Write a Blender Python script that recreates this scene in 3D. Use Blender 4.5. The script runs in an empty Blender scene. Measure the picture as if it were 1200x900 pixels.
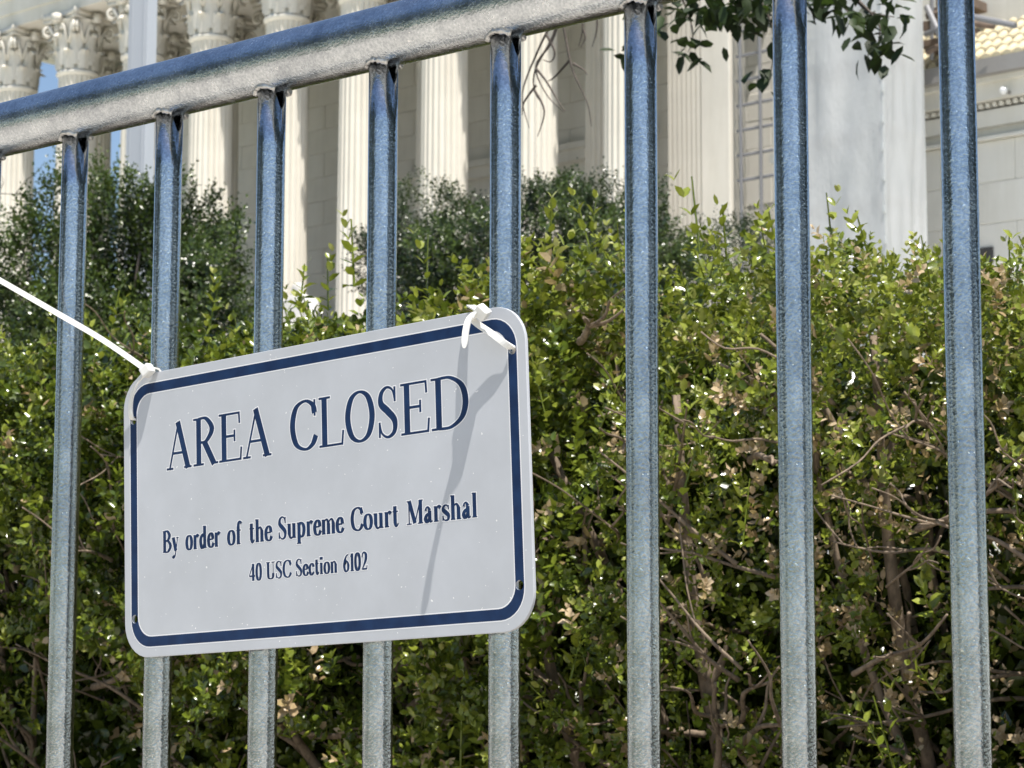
import bpy, bmesh, math, random
import numpy as np
from mathutils import Vector, Matrix

RAD = math.radians
scene = bpy.context.scene
COL = scene.collection
rng = np.random.default_rng(11)
random.seed(5)

# ------------------------------------------------------------------ camera, sky, sun, exposure
CAM = np.array([1.508, -1.197, 0.63])
YAW, PITCH, ROLL = -0.7065, 0.1237, 0.002
FPX = 2670.0                                        # focal length in pixels of a 1200 px wide picture

def cam_axes():
    cy, sy, cp, sp = math.cos(YAW), math.sin(YAW), math.cos(PITCH), math.sin(PITCH)
    f = np.array([sy*cp, cy*cp, sp]); r = np.array([cy, -sy, 0.0]); u = np.cross(r, f)
    cr, sr = math.cos(ROLL), math.sin(ROLL)
    return cr*r + sr*u, -sr*r + cr*u, f
RX, UX, FX = cam_axes()

cd = bpy.data.cameras.new('camera')
cam = bpy.data.objects.new('camera', cd); COL.objects.link(cam)
cd.sensor_width = 36.0; cd.lens = 36.0*FPX/1200.0
cd.clip_start = 0.05; cd.clip_end = 3000
cam.matrix_world = Matrix(((RX[0], UX[0], -FX[0], CAM[0]), (RX[1], UX[1], -FX[1], CAM[1]),
                           (RX[2], UX[2], -FX[2], CAM[2]), (0, 0, 0, 1)))
cd.dof.use_dof = True; cd.dof.focus_distance = 1.66; cd.dof.aperture_fstop = 38.0
scene.camera = cam

SUN = Vector((0.33, -0.155, 0.95)).normalized()     # towards the sun
world = bpy.data.worlds.new('World'); scene.world = world; world.use_nodes = True
wn = world.node_tree.nodes; wl = world.node_tree.links
sky = wn.new('ShaderNodeTexSky'); sky.sky_type = 'NISHITA'; sky.sun_disc = False
sky.sun_elevation = math.asin(SUN.z); sky.sun_rotation = math.atan2(SUN.x, SUN.y)
sky.air_density = 1.0; sky.dust_density = 0.8; sky.ozone_density = 1.2
wl.new(sky.outputs[0], wn['Background'].inputs[0]); wn['Background'].inputs[1].default_value = 0.108
sd = bpy.data.lights.new('sun', 'SUN'); sd.energy = 5.0; sd.angle = RAD(0.53); sd.color = (1.0, 0.95, 0.88)
sun = bpy.data.objects.new('sun', sd); COL.objects.link(sun)
sun.rotation_euler = SUN.to_track_quat('Z', 'Y').to_euler(); sun.location = (0, 0, 60)
vs = scene.view_settings
vs.view_transform = 'Standard'; vs.look = 'None'; vs.exposure = 0.48; vs.gamma = 1.0; vs.use_curve_mapping = False

# ------------------------------------------------------------------ helpers
def at(x, y, Y):
    """world point seen at picture position (x, y) on the plane Y"""
    d = RX*((x-600)/FPX) + UX*((450-y)/FPX) + FX
    return Vector(CAM + d*((Y-CAM[1])/d[1]))

def link(o, parent=None):
    COL.objects.link(o)
    if parent is not None: o.parent = parent
    return o
def tag(o, label=None, cat=None, group=None, kind=None):
    if label: o['label'] = label
    if cat: o['category'] = cat
    if group: o['group'] = group
    if kind: o['kind'] = kind
    return o
def empty(name, loc=(0, 0, 0)):
    o = bpy.data.objects.new(name, None); o.location = loc; o.empty_display_size = 0.1
    return link(o)
def obj(name, me, mat=None, parent=None, loc=None, smooth=False):
    if mat is not None and not me.materials: me.materials.append(mat)
    if smooth:
        me.polygons.foreach_set('use_smooth', [True]*len(me.polygons))
    o = bpy.data.objects.new(name, me)
    if loc is not None: o.location = loc
    return link(o, parent)
def mesh_pd(name, v, f):
    me = bpy.data.meshes.new(name); me.from_pydata([tuple(p) for p in v], [], [tuple(q) for q in f]); me.update()
    return me
def mesh_np(name, V, loops, starts, totals, tone=None):
    me = bpy.data.meshes.new(name)
    me.vertices.add(len(V)); me.vertices.foreach_set('co', np.ascontiguousarray(V, dtype=np.float32).ravel())
    me.loops.add(len(loops)); me.loops.foreach_set('vertex_index', np.ascontiguousarray(loops, dtype=np.int32))
    me.polygons.add(len(starts)); me.polygons.foreach_set('loop_start', np.ascontiguousarray(starts, dtype=np.int32))
    me.update(calc_edges=True); me.validate()
    if tone is not None and len(me.polygons) == len(tone):
        a = me.attributes.new('tone', 'FLOAT', 'FACE'); a.data.foreach_set('value', np.ascontiguousarray(tone, dtype=np.float32))
    return me
class MB:
    """collects boxes and sweeps into one mesh"""
    def __init__(s): s.v = []; s.f = []
    def box(s, x0, x1, y0, y1, z0, z1):
        n = len(s.v)
        s.v += [(x, y, z) for x in (x0, x1) for y in (y0, y1) for z in (z0, z1)]
        s.f += [[n+i for i in q] for q in ((0, 1, 3, 2), (4, 6, 7, 5), (0, 4, 5, 1), (2, 3, 7, 6), (0, 2, 6, 4), (1, 5, 7, 3))]
        return s
    def tube(s, pts, rad, seg=8, cap=True):
        pts = [Vector(p) for p in pts]; n0 = len(s.v)
        rad = rad if hasattr(rad, '__len__') else [rad]*len(pts)
        prev = None
        for i, p in enumerate(pts):
            t = (pts[min(i+1, len(pts)-1)] - pts[max(i-1, 0)]).normalized()
            a = prev if prev is not None else (Vector((0, 0, 1)) if abs(t.z) < .9 else Vector((1, 0, 0)))
            b = t.cross(a).normalized(); a = b.cross(t).normalized(); prev = a
            for k in range(seg):
                an = 2*math.pi*k/seg
                s.v.append(tuple(p + (a*math.cos(an) + b*math.sin(an))*rad[i]))
        for i in range(len(pts)-1):
            for k in range(seg):
                q = n0+i*seg; k2 = (k+1) % seg
                s.f.append([q+k, q+k2, q+seg+k2, q+seg+k])
        if cap:
            s.f.append([n0+k for k in reversed(range(seg))]); s.f.append([n0+(len(pts)-1)*seg+k for k in range(seg)])
        return s
    def ribbon(s, pts, nrm, w, th):
        """flat strap: rectangular section, nrm[i] = the flat side's normal"""
        n0 = len(s.v); pts = [Vector(p) for p in pts]
        for i, p in enumerate(pts):
            t = (pts[min(i+1, len(pts)-1)] - pts[max(i-1, 0)]).normalized()
            n = Vector(nrm[i]); n = (n - t*n.dot(t)).normalized(); b = t.cross(n)
            ww = w[i] if hasattr(w, '__len__') else w
            for (du, dn) in ((-1, -1), (1, -1), (1, 1), (-1, 1)):
                s.v.append(tuple(p + b*(du*ww/2) + n*(dn*th/2)))
        for i in range(len(pts)-1):
            for k in range(4):
                q = n0+4*i; k2 = (k+1) % 4
                s.f.append([q+k, q+k2, q+4+k2, q+4+k])
        s.f.append([n0+3, n0+2, n0+1, n0]); e = n0+4*(len(pts)-1); s.f.append([e, e+1, e+2, e+3])
        return s
    def mesh(s, name): return mesh_pd(name, s.v, s.f)
def bevel(me, w, seg=2):
    bm = bmesh.new(); bm.from_mesh(me)
    bmesh.ops.bevel(bm, geom=bm.edges[:], offset=w, segments=seg, affect='EDGES', profile=.5, clamp_overlap=True)
    bm.to_mesh(me); bm.free(); return me
def catmull(pts, n=8, closed=False):
    P = [np.array(p, float) for p in pts]; out = []; m = len(P)
    for i in range(m if closed else m-1):
        if closed: a, b, c, d = P[(i-1) % m], P[i], P[(i+1) % m], P[(i+2) % m]
        else: a, b, c, d = P[max(i-1, 0)], P[i], P[i+1], P[min(i+2, m-1)]
        for k in range(n):
            t = k/n
            out.append(.5*((2*b)+(-a+c)*t+(2*a-5*b+4*c-d)*t*t+(-a+3*b-3*c+d)*t**3))
    if not closed: out.append(P[-1])
    return out

# ------------------------------------------------------------------ materials
def mat(name, base, rough=.5, metal=0.0, spec=.5):
    m = bpy.data.materials.new(name); m.use_nodes = True
    b = m.node_tree.nodes['Principled BSDF']
    b.inputs['Base Color'].default_value = (*base, 1); b.inputs['Roughness'].default_value = rough
    b.inputs['Metallic'].default_value = metal; b.inputs['Specular IOR Level'].default_value = spec
    return m, m.node_tree.nodes, m.node_tree.links, b
def noise(n, l, scale, detail=4, rough=.55, coord='Object', vec=None, sc=None):
    tc = n.new('ShaderNodeTexCoord'); t = n.new('ShaderNodeTexNoise')
    t.inputs['Scale'].default_value = scale; t.inputs['Detail'].default_value = detail; t.inputs['Roughness'].default_value = rough
    src = tc.outputs[coord]
    if sc:
        mp = n.new('ShaderNodeMapping'); mp.inputs['Scale'].default_value = sc; l.new(src, mp.inputs[0]); src = mp.outputs[0]
    l.new(src, t.inputs['Vector']); return t
def ramp(n, l, src, stops):
    r = n.new('ShaderNodeValToRGB'); e = r.color_ramp.elements
    while len(e) < len(stops): e.new(.5)
    for q, (p, c) in zip(e, stops):
        q.position = p; q.color = (*c, 1) if len(c) == 3 else c
    l.new(src, r.inputs[0]); return r
def bump(n, l, src, b, strength, dist):
    u = n.new('ShaderNodeBump'); u.inputs['Strength'].default_value = strength; u.inputs['Distance'].default_value = dist
    l.new(src, u.inputs['Height']); l.new(u.outputs[0], b.inputs['Normal']); return u

def galvanised(name, r0, r1, bs, g=1.0):
    m, n, l, b = mat(name, (.5, .52, .55), .3, 1.0)
    t = noise(n, l, 480, 2, .55)
    w = noise(n, l, 60, 4, .6)
    mx = n.new('ShaderNodeMath'); mx.operation = 'ADD'
    s1 = n.new('ShaderNodeMath'); s1.operation = 'MULTIPLY'; s1.inputs[1].default_value = .6
    s2 = n.new('ShaderNodeMath'); s2.operation = 'MULTIPLY'; s2.inputs[1].default_value = .4
    l.new(t.outputs['Fac'], s1.inputs[0]); l.new(w.outputs['Fac'], s2.inputs[0]); l.new(s1.outputs[0], mx.inputs[0]); l.new(s2.outputs[0], mx.inputs[1])
    r = ramp(n, l, mx.outputs[0], [(.36, (.35*g, .377*g, .408*g)), (.5, (.45*g, .48*g, .515*g)), (.64, (.56*g, .59*g, .625*g))])
    pz = noise(n, l, 22, 6, .7, sc=(1, 1, .4)); prr = ramp(n, l, pz.outputs['Fac'], [(.34, (.74, .75, .77)), (.5, (1, 1, 1)), (.68, (1.16, 1.16, 1.15))])
    pm_ = n.new('ShaderNodeMix'); pm_.data_type = 'RGBA'; pm_.blend_type = 'MULTIPLY'; pm_.inputs['Factor'].default_value = 1; l.new(r.outputs[0], pm_.inputs['A']); l.new(prr.outputs[0], pm_.inputs['B'])
    sp = noise(n, l, 420, 1, .5)
    spr = ramp(n, l, sp.outputs['Fac'], [(.0, (0, 0, 0)), (.735, (0, 0, 0)), (.76, (1, 1, 1))])
    mixw = n.new('ShaderNodeMix'); mixw.data_type = 'RGBA'
    l.new(spr.outputs[0], mixw.inputs['Factor']); l.new(pm_.outputs['Result'], mixw.inputs['A']); mixw.inputs['B'].default_value = (.86, .87, .88, 1)  # near-white specks in the base colour, standing in for glints
    l.new(mixw.outputs['Result'], b.inputs['Base Color'])
    rr = ramp(n, l, w.outputs['Fac'], [(.3, (r0,)*3), (.7, (r1,)*3)])
    l.new(rr.outputs[0], b.inputs['Roughness'])
    bump(n, l, t.outputs['Fac'], b, bs, .0008)
    return m
M_STEEL = galvanised('galvanised_bar_steel', .13, .22, .30)
M_RAIL = galvanised('galvanised_rail_steel', .18, .30, .5, 1.22)
M_WELD = mat('weld_metal', (.62, .62, .62), .34, 1.0)
_m, n, l, b = M_WELD; t = noise(n, l, 400, 3); bump(n, l, t.outputs['Fac'], b, .8, .002); M_WELD = _m

def sign_white():
    m, n, l, b = mat('sign_white_face', (.6, .62, .66), .34)
    t = noise(n, l, 330, 1, .5); r = ramp(n, l, t.outputs['Fac'], [(0, (.545, .57, .61)), (.775, (.545, .57, .61)), (.79, (.9, .9, .9))])
    w = noise(n, l, 14, 5, .6); r2 = ramp(n, l, w.outputs['Fac'], [(.3, (.92, .92, .915)), (.7, (1.05, 1.05, 1.05))])
    mx = n.new('ShaderNodeMix'); mx.data_type = 'RGBA'; mx.blend_type = 'MULTIPLY'; mx.inputs['Factor'].default_value = 1
    l.new(r.outputs[0], mx.inputs['A']); l.new(r2.outputs[0], mx.inputs['B']); l.new(mx.outputs['Result'], b.inputs['Base Color'])
    wv = noise(n, l, 9, 2, .4); bump(n, l, wv.outputs['Fac'], b, .25, .004)
    return m
M_SIGN = sign_white()
M_HALO = mat('sign_white_keyline', (.84, .85, .87), .34)[0]
_m, n, l, b = mat('sign_navy_print', (.006, .022, .075), .42, 0, .3); t = noise(n, l, 60, 4)
r = ramp(n, l, t.outputs['Fac'], [(.35, (.006, .022, .075)), (.65, (.010, .036, .11))]); l.new(r.outputs[0], b.inputs['Base Color']); M_NAVY = _m
def nylon():
    m, n, l, b = mat('white_nylon', (.82, .82, .79), .38); b.inputs['Subsurface Weight'].default_value = .15
    b.inputs['Subsurface Radius'].default_value = (.004, .004, .004); return m
M_TIE = nylon()

def leaf_mat(name, stops, trans=.24, rough=.22):
    m, n, l, b = mat(name, (.06, .12, .02), rough, 0, .65)
    a = n.new('ShaderNodeAttribute'); a.attribute_name = 'tone'
    r = ramp(n, l, a.outputs['Fac'], stops)
    ns = noise(n, l, 120, 2); r2 = ramp(n, l, ns.outputs['Fac'], [(.3, (.8, .8, .8)), (.7, (1.2, 1.2, 1.2))])
    mx = n.new('ShaderNodeMix'); mx.data_type = 'RGBA'; mx.blend_type = 'MULTIPLY'; mx.inputs['Factor'].default_value = 1
    l.new(r.outputs[0], mx.inputs['A']); l.new(r2.outputs[0], mx.inputs['B'])
    l.new(mx.outputs['Result'], b.inputs['Base Color'])
    tr = n.new('ShaderNodeBsdfTranslucent'); l.new(mx.outputs['Result'], tr.inputs['Color'])
    ms = n.new('ShaderNodeMixShader'); ms.inputs[0].default_value = trans
    l.new(b.outputs[0], ms.inputs[1]); l.new(tr.outputs[0], ms.inputs[2])
    l.new(ms.outputs[0], n['Material Output'].inputs[0]); return m
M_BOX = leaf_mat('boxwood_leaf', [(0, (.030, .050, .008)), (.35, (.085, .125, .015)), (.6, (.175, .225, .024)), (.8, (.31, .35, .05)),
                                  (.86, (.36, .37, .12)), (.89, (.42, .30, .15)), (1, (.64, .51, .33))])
M_SHRUB = leaf_mat('dark_shrub_leaf', [(0, (.018, .032, .008)), (.5, (.046, .076, .015)), (.85, (.11, .16, .026)), (1, (.16, .2, .05))], .25, .28)
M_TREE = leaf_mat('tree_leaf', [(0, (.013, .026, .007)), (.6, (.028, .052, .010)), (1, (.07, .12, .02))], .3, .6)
def bark(name, c0, c1, sc=60):
    m, n, l, b = mat(name, c0, .85); t = noise(n, l, sc, 5, .65, sc=(1, 1, .35))
    r = ramp(n, l, t.outputs['Fac'], [(.3, c0), (.7, c1)]); l.new(r.outputs[0], b.inputs['Base Color']); bump(n, l, t.outputs['Fac'], b, .6, .004); return m
M_BRANCH = bark('boxwood_bark', (.10, .075, .05), (.34, .26, .185), 90)
M_BARK = bark('tree_bark', (.06, .05, .04), (.16, .13, .11), 25)

def stone(name, c, var=.08, scale=.35, rough=.75, streak=True):
    m, n, l, b = mat(name, c, rough, 0, .3)
    t = noise(n, l, scale, 6, .6); g = noise(n, l, scale*3, 5, .65, sc=(1, 1, .12) if streak else None)
    r = ramp(n, l, t.outputs['Fac'], [(.3, tuple(x*(1-var) for x in c)), (.7, tuple(min(1, x*(1+var)) for x in c))])
    r2 = ramp(n, l, g.outputs['Fac'], [(.3, (.86, .85, .82)), (.6, (1, 1, 1))])
    mx = n.new('ShaderNodeMix'); mx.data_type = 'RGBA'; mx.blend_type = 'MULTIPLY'; mx.inputs['Factor'].default_value = .9
    l.new(r.outputs[0], mx.inputs['A']); l.new(r2.outputs[0], mx.inputs['B']); l.new(mx.outputs['Result'], b.inputs['Base Color'])
    u = noise(n, l, 9, 4); bump(n, l, u.outputs['Fac'], b, .25, .02); return m
M_MARBLE = stone('portico_marble', (.74, .70, .62))
M_WALL = stone('wall_marble', (.80, .77, .71), .08)
M_WING = stone('wing_marble', (.72, .70, .64), .06)
M_STAT = stone('statue_marble', (.62, .60, .57), .04)
M_TILE = stone('roof_tile_cream', (.62, .55, .38), .16, 2.0, .7, False)
M_LEAD = stone('gutter_grey_metal', (.30, .29, .28), .1)
_m, n, l, b = mat('white_painted_pole', (.5, .53, .56), .5); t = noise(n, l, 3, 5, sc=(1, 1, .2)); r = ramp(n, l, t.outputs['Fac'], [(.3, (.44, .47, .50)), (.7, (.50, .52, .55))])
l.new(r.outputs[0], b.inputs['Base Color']); M_POLE = _m
def sheet_mat():
    m, n, l, b = mat('scaffold_netting', (.60, .62, .62), .6)
    t = noise(n, l, .9, 6, .6, sc=(1, 1, .25)); r = ramp(n, l, t.outputs['Fac'], [(.3, (.62, .64, .64)), (.7, (.80, .81, .81))])
    l.new(r.outputs[0], b.inputs['Base Color'])
    wr = noise(n, l, 1.6, 6, .7, sc=(1.4, 1.4, .5)); bump(n, l, wr.outputs['Fac'], b, .3, .2)
    tr = n.new('ShaderNodeBsdfTranslucent'); tr.inputs[0].default_value = (.75, .77, .77, 1)
    tp = n.new('ShaderNodeBsdfTransparent')
    a = n.new('ShaderNodeMixShader'); a.inputs[0].default_value = .35; l.new(b.outputs[0], a.inputs[1]); l.new(tr.outputs[0], a.inputs[2])
    c = n.new('ShaderNodeMixShader'); c.inputs[0].default_value = .14; l.new(a.outputs[0], c.inputs[1]); l.new(tp.outputs[0], c.inputs[2])
    l.new(c.outputs[0], n['Material Output'].inputs[0]); return m
M_SHEET = sheet_mat()
M_PIPE = mat('scaffold_pipe', (.24, .24, .25), .6, .2)[0]
M_PLANK = bark('scaffold_plank', (.10, .075, .06), (.22, .16, .12), 4)
M_DARK = mat('dark_opening', (.03, .03, .03), .6)[0]
M_GLOBE = mat('white_globe', (.8, .8, .8), .15)[0]
def ground_mat(name, c0, c1, sc, bs=.4, bd=.01):
    m, n, l, b = mat(name, c0, .9); t = noise(n, l, sc, 8, .65); r = ramp(n, l, t.outputs['Fac'], [(.3, c0), (.7, c1)])
    l.new(r.outputs[0], b.inputs['Base Color']); bump(n, l, t.outputs['Fac'], b, bs, bd); return m
M_LAWN = ground_mat('lawn_grass', (.045, .075, .02), (.09, .13, .035), 3)
M_PAVE = ground_mat('concrete_pavement', (.40, .36, .30), (.52, .48, .41), 6)
M_SOIL = ground_mat('dark_mulch', (.035, .024, .016), (.085, .06, .042), 40, .8, .02)
M_PLAZA = ground_mat('plaza_marble', (.66, .63, .57), (.76, .73, .67), 2)

# ------------------------------------------------------------------ the setting
def sheet_plane(name, x0, x1, y0, y1, z, m):
    return tag(obj(name, mesh_pd(name, [(x0, y0, z), (x1, y0, z), (x1, y1, z), (x0, y1, z)], [(0, 1, 2, 3)]), m), kind='structure')
sheet_plane('ground', -1500, 1500, -1500, 1500, 0.0, M_LAWN)
sheet_plane('pavement', -60, 60, -9.0, .62, .004, M_PAVE)
sheet_plane('planting_bed', -30, 20, .62, 9.0, .004, M_SOIL)
sheet_plane('plaza', -140, 40, 12.0, 54.0, .004, M_PLAZA)

# ------------------------------------------------------------------ courthouse
YB = 55.0
ZN = 23.97          # neck of the columns
ZS = 26.45          # underside of the architrave
ZP = 9.0            # portico floor
court = empty('courthouse', (-57, YB, 0))
tag(court, 'cream marble courthouse portico with tall fluted columns behind the hedge', 'building')
OC = Vector((-57, YB, 0))
def cpart(name, me, m, loc=(0, 0, 0), smooth=False, parent=court):
    return obj(name, me, m, parent, Vector(loc)-OC if parent is court else loc, smooth)

def shaft_mesh():
    R0, R1 = .84, .76; NF = 24; per = 8; V = []; F = []
    zs = [0, .35, 4, 8, 12, 14.3, 14.62]
    for z in zs:
        t = z/14.62; R = R0+(R1-R0)*(t**1.7)
        for k in range(NF*per):
            a = 2*math.pi*k/(NF*per); ph = (k % per)/per
            d = 0 if ph < .14 else math.sin(math.pi*(ph-.14)/.86)**.6
            r = R*(1-.115*d*(1 if .2 < z < 14.5 else 0))
            V.append((r*math.cos(a), r*math.sin(a), z))
    N = NF*per
    for i in range(len(zs)-1):
        for k in range(N):
            F.append((i*N+k, i*N+(k+1) % N, (i+1)*N+(k+1) % N, (i+1)*N+k))
    return mesh_pd('shaft', V, F)
def lathe(prof, seg=32):
    V = []; F = []
    for r, z in prof:
        for k in range(seg):
            a = 2*math.pi*k/seg; V.append((r*math.cos(a), r*math.sin(a), z))
    for i in range(len(prof)-1):
        for k in range(seg): F.append((i*seg+k, i*seg+(k+1) % seg, (i+1)*seg+(k+1) % seg, (i+1)*seg+k))
    return V, F
def capital_mesh():
    H = ZS-ZN; mb = MB()
    V, F = lathe([(.76, -.1), (.80, -.06), (.86, 0), (.86, .07), (.80, .12), (.73, .16), (.72, .9), (.76, 1.5), (.88, 1.95), (1.02, 2.12)], 32)
    mb.v = V; mb.f = [list(q) for q in F]
    def leaf(ang, zb, h, w, r0, curl):
        n0 = len(mb.v); NU, NV = 8, 7
        ca, sa = math.cos(ang), math.sin(ang)
        for i in range(NU+1):
            t = i/NU
            zz = zb + h*min(t/.78, 1.0) - (0 if t < .78 else (t-.78)/.22*h*.16)
            rr = r0 + .05 + .06*t + curl*max(0, (t-.45)/.55)**1.8
            ww = w*(.75+.35*math.sin(math.pi*min(t*1.05, 1)))*(1 if t < .7 else max(.22, 1-(t-.7)/.3*.75))
            for j in range(NV):
                s = (j/(NV-1)-.5)*2
                rad = rr + .07*(1-abs(s)) - .05*s*s + (.05 if j % 2 else -.02)
                off = s*ww/2*(1+.10*math.sin(i*2.4))
                mb.v.append((rad*ca-off*sa, rad*sa+off*ca, zz))
        for i in range(NU):
            for j in range(NV-1):
                q = n0+i*NV+j; mb.f.append([q, q+1, q+NV+1, q+NV])
    for k in range(8):
        leaf(2*math.pi*(k+.5)/8, .14, .80, .52, .73, .26)
        leaf(2*math.pi*k/8, .30, 1.32, .50, .74, .32)
    for k in range(4):                                        # corner volutes
        a = math.pi/4+k*math.pi/2; d = Vector((math.cos(a), math.sin(a), 0)); sdir = Vector((-d.y, d.x, 0))
        for sg in (-1, 1):
            st = [d*.80+sdir*sg*.30+Vector((0, 0, 1.15)), d*.92+sdir*sg*.22+Vector((0, 0, 1.55)), d*1.12+sdir*sg*.12+Vector((0, 0, 1.92))]
            sp = []
            c = d*1.20+sdir*sg*.07+Vector((0, 0, 1.74))
            for i in range(22):
                th = 2.2-i*.42; r = .24*(1-i/24)
                sp.append(c+d*(r*math.cos(th))+Vector((0, 0, r*math.sin(th))))
            mb.tube(st+sp, [.05, .07, .085]+[.075*(1-i/40) for i in range(22)], 6)
        # leaf that carries the volute, and the inner scrolls
        leaf(a, .95, .95, .34, .76, .34)
        b = k*math.pi/2; e = Vector((math.cos(b), math.sin(b), 0)); s2 = Vector((-e.y, e.x, 0))
        for sg in (-1, 1):
            c = e*.98+s2*sg*.15+Vector((0, 0, 1.80))
            mb.tube([e*.82+s2*sg*.34+Vector((0, 0, 1.2))]+[c+s2*(sg*(-.0)+.12*(1-i/16)*math.cos(2.6-i*.5)*-sg)+Vector((0, 0, .12*(1-i/16)*math.sin(2.6-i*.5))) for i in range(14)], .05, 5)
        mb.box(0, 0, 0, 0, 0, 0)
        n0 = len(mb.v)-8; cx, cy = e.x*1.13, e.y*1.13
        for i in range(8):
            x, y, z = (i >> 2) & 1, (i >> 1) & 1, i & 1
            mb.v[n0+i] = (cx+(x-.5)*.3, cy+(y-.5)*.3, 2.0+z*.34)
    # abacus with hollowed sides
    for z0, z1, sc in ((2.10, 2.26, .95), (2.262, H, 1.0)):
        ring = []
        for k in range(4):
            a = math.pi/4+k*math.pi/2
            for i in range(8):
                t = i/8; a1 = a+math.pi/2
                p = Vector((math.cos(a), math.sin(a), 0))*1.5*(1-t)+Vector((math.cos(a1), math.sin(a1), 0))*1.5*t
                am = a+math.pi/4; hol = .22*math.sin(math.pi*t)
                p -= Vector((math.cos(am), math.sin(am), 0))*hol
                ring.append(p*sc)
        n0 = len(mb.v); N = len(ring)
        for z in (z0, z1): mb.v += [(p.x, p.y, z) for p in ring]
        for k in range(N): mb.f.append([n0+k, n0+(k+1) % N, n0+N+(k+1) % N, n0+N+k])
        mb.f.append([n0+k for k in reversed(range(N))]); mb.f.append([n0+N+k for k in range(N)])
    me = mb.mesh('capital')
    for p in me.polygons: p.use_smooth = len(p.vertices) == 4
    return me
def base_mesh():
    V, F = lathe([(.84, .9), (.95, .82), (1.0, .74), (.95, .66), (.9, .62), (.9, .5), (1.02, .46), (1.1, .34), (1.02, .24), (.0, .24)], 32)
    mb = MB(); mb.v = V; mb.f = [list(q) for q in F]; mb.box(-1.12, 1.12, -1.12, 1.12, 0, .238); return mb.mesh('column_base')
me_sh, me_cap, me_base = shaft_mesh(), capital_mesh(), base_mesh()
me_sh.materials.append(M_MARBLE); me_cap.materials.append(M_MARBLE); me_base.materials.append(M_MARBLE)
COLX = [-73.2+3.95*i for i in range(9)]
H_SH = ZN-ZP-.6
for row, yy in ((0, YB), (1, YB+4.0)):
    for i, x in enumerate(COLX):
        x = x + (.12 if i == 4 else 0)
        s = cpart('column', me_sh, M_MARBLE, (x, yy, ZP+.6)); s.scale = (1, 1, H_SH/14.62)
        c = obj('capital', me_cap, M_MARBLE, s, (0, 0, 14.62)); c.scale = (1, 1, 14.62/H_SH)
        bb = obj('column_base', me_base, M_MARBLE, s, (0, 0, -.6*14.62/H_SH)); bb.scale = (1, 1, 14.62/H_SH)
xl, xr = -76.0, -40.4
mb = MB()                                                     # architrave of three fasciae over the front row
for k, (z0, z1, d) in enumerate(((ZS, ZS+.55, .78), (ZS+.552, ZS+1.15, .84), (ZS+1.152, ZS+1.8, .90), (ZS+1.802, ZS+2.0, 1.02))):
    mb.box(xl-d*.1, xr, YB-d, YB+d, z0, z1)
mb2 = MB().box(xl, xr, YB+3.2, YB+4.8, ZS, ZS+2.0)
o = cpart('architrave', mb.mesh('architrave'), M_MARBLE); o.location = -OC
o = cpart('architrave', mb2.mesh('inner_architrave'), M_MARBLE); o.location = -OC
fz = MB().box(xl, xr, YB-.8, YB+.8, ZS+2.002, ZS+3.6).mesh('frieze')
o = cpart('frieze', fz, M_MARBLE); o.location = -OC
cn = MB()
for z0, z1, d in ((ZS+3.602, ZS+3.9, 1.0), (ZS+3.902, ZS+4.3, 1.5), (ZS+4.302, ZS+4.6, 1.75)): cn.box(xl-d*.5, xr, YB-d, YB+9, z0, z1)
o = cpart('cornice', cn.mesh('cornice'), M_MARBLE); o.location = -OC
tym = mesh_pd('pediment', [(xl-.8, YB-1, ZS+4.602), (xr, YB-1, ZS+4.602), ((xl+xr)/2, YB-1, ZS+9.4), (xl-.8, YB+9, ZS+4.602), (xr, YB+9, ZS+4.602), ((xl+xr)/2, YB+9, ZS+9.4)],
              [(0, 1, 2), (3, 5, 4), (0, 2, 5, 3), (1, 4, 5, 2), (0, 3, 4, 1)])
o = cpart('pediment', tym, M_MARBLE); o.location = -OC
cl = MB().box(xl+1.4, xr, YB+.9, YB+3.1, ZS+1.2, ZS+1.5); cl.box(xl+1.4, xr, YB+4.9, YB+9, ZS+1.2, ZS+1.5)
o = cpart('portico_ceiling', cl.mesh('portico_ceiling'), M_WALL); o.location = -OC
pl = MB().box(xl-.5, xr+2, YB-1.6, YB+14, 0, ZP)
for i in range(30): pl.box(xl+4, xr-1, YB-1.6-.36*(30-i), YB-1.6-.36*(29-i), 0, ZP*(i+.5)/30.5)
o = cpart('podium_steps', pl.mesh('podium_steps'), M_WALL); o.location = -OC
# cella wall built of marble blocks
wy = YB+8.6
WX = at(192, 200, wy).x
wb = MB().box(WX, -36.0, wy+.12, wy+1.2, ZP, ZS+1.2); o = cpart('cella_wall', wb.mesh('cella_wall'), M_WALL); o.location = -OC; CW = o
blk = []
for k in range(5):
    me = bevel(MB().box(0, 1.99, 0, .2, 0, .992).mesh('stone_block'), .022, 1); me.materials.append(M_WALL); blk.append(me)
for rrow in range(15):
    for q in range(20):
        x = WX + q*2.0 + (1.0 if rrow % 2 else 0)
        if x+2 > -35.9 or (x < -60 and rrow > 13): continue
        oo = obj('stone_block', blk[(rrow*3+q) % 5], None, CW, (x, wy-random.uniform(0, .03), 10.6+rrow*1.0))
dm = MB().box(-59, -47, wy-.35, wy+.1, 19.3, 19.7).box(-59.2, -46.8, wy-.5, wy+.1, 19.702, 19.95)
o = cpart('door_moulding', dm.mesh('door_moulding'), M_WALL); o.location = -OC
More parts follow.
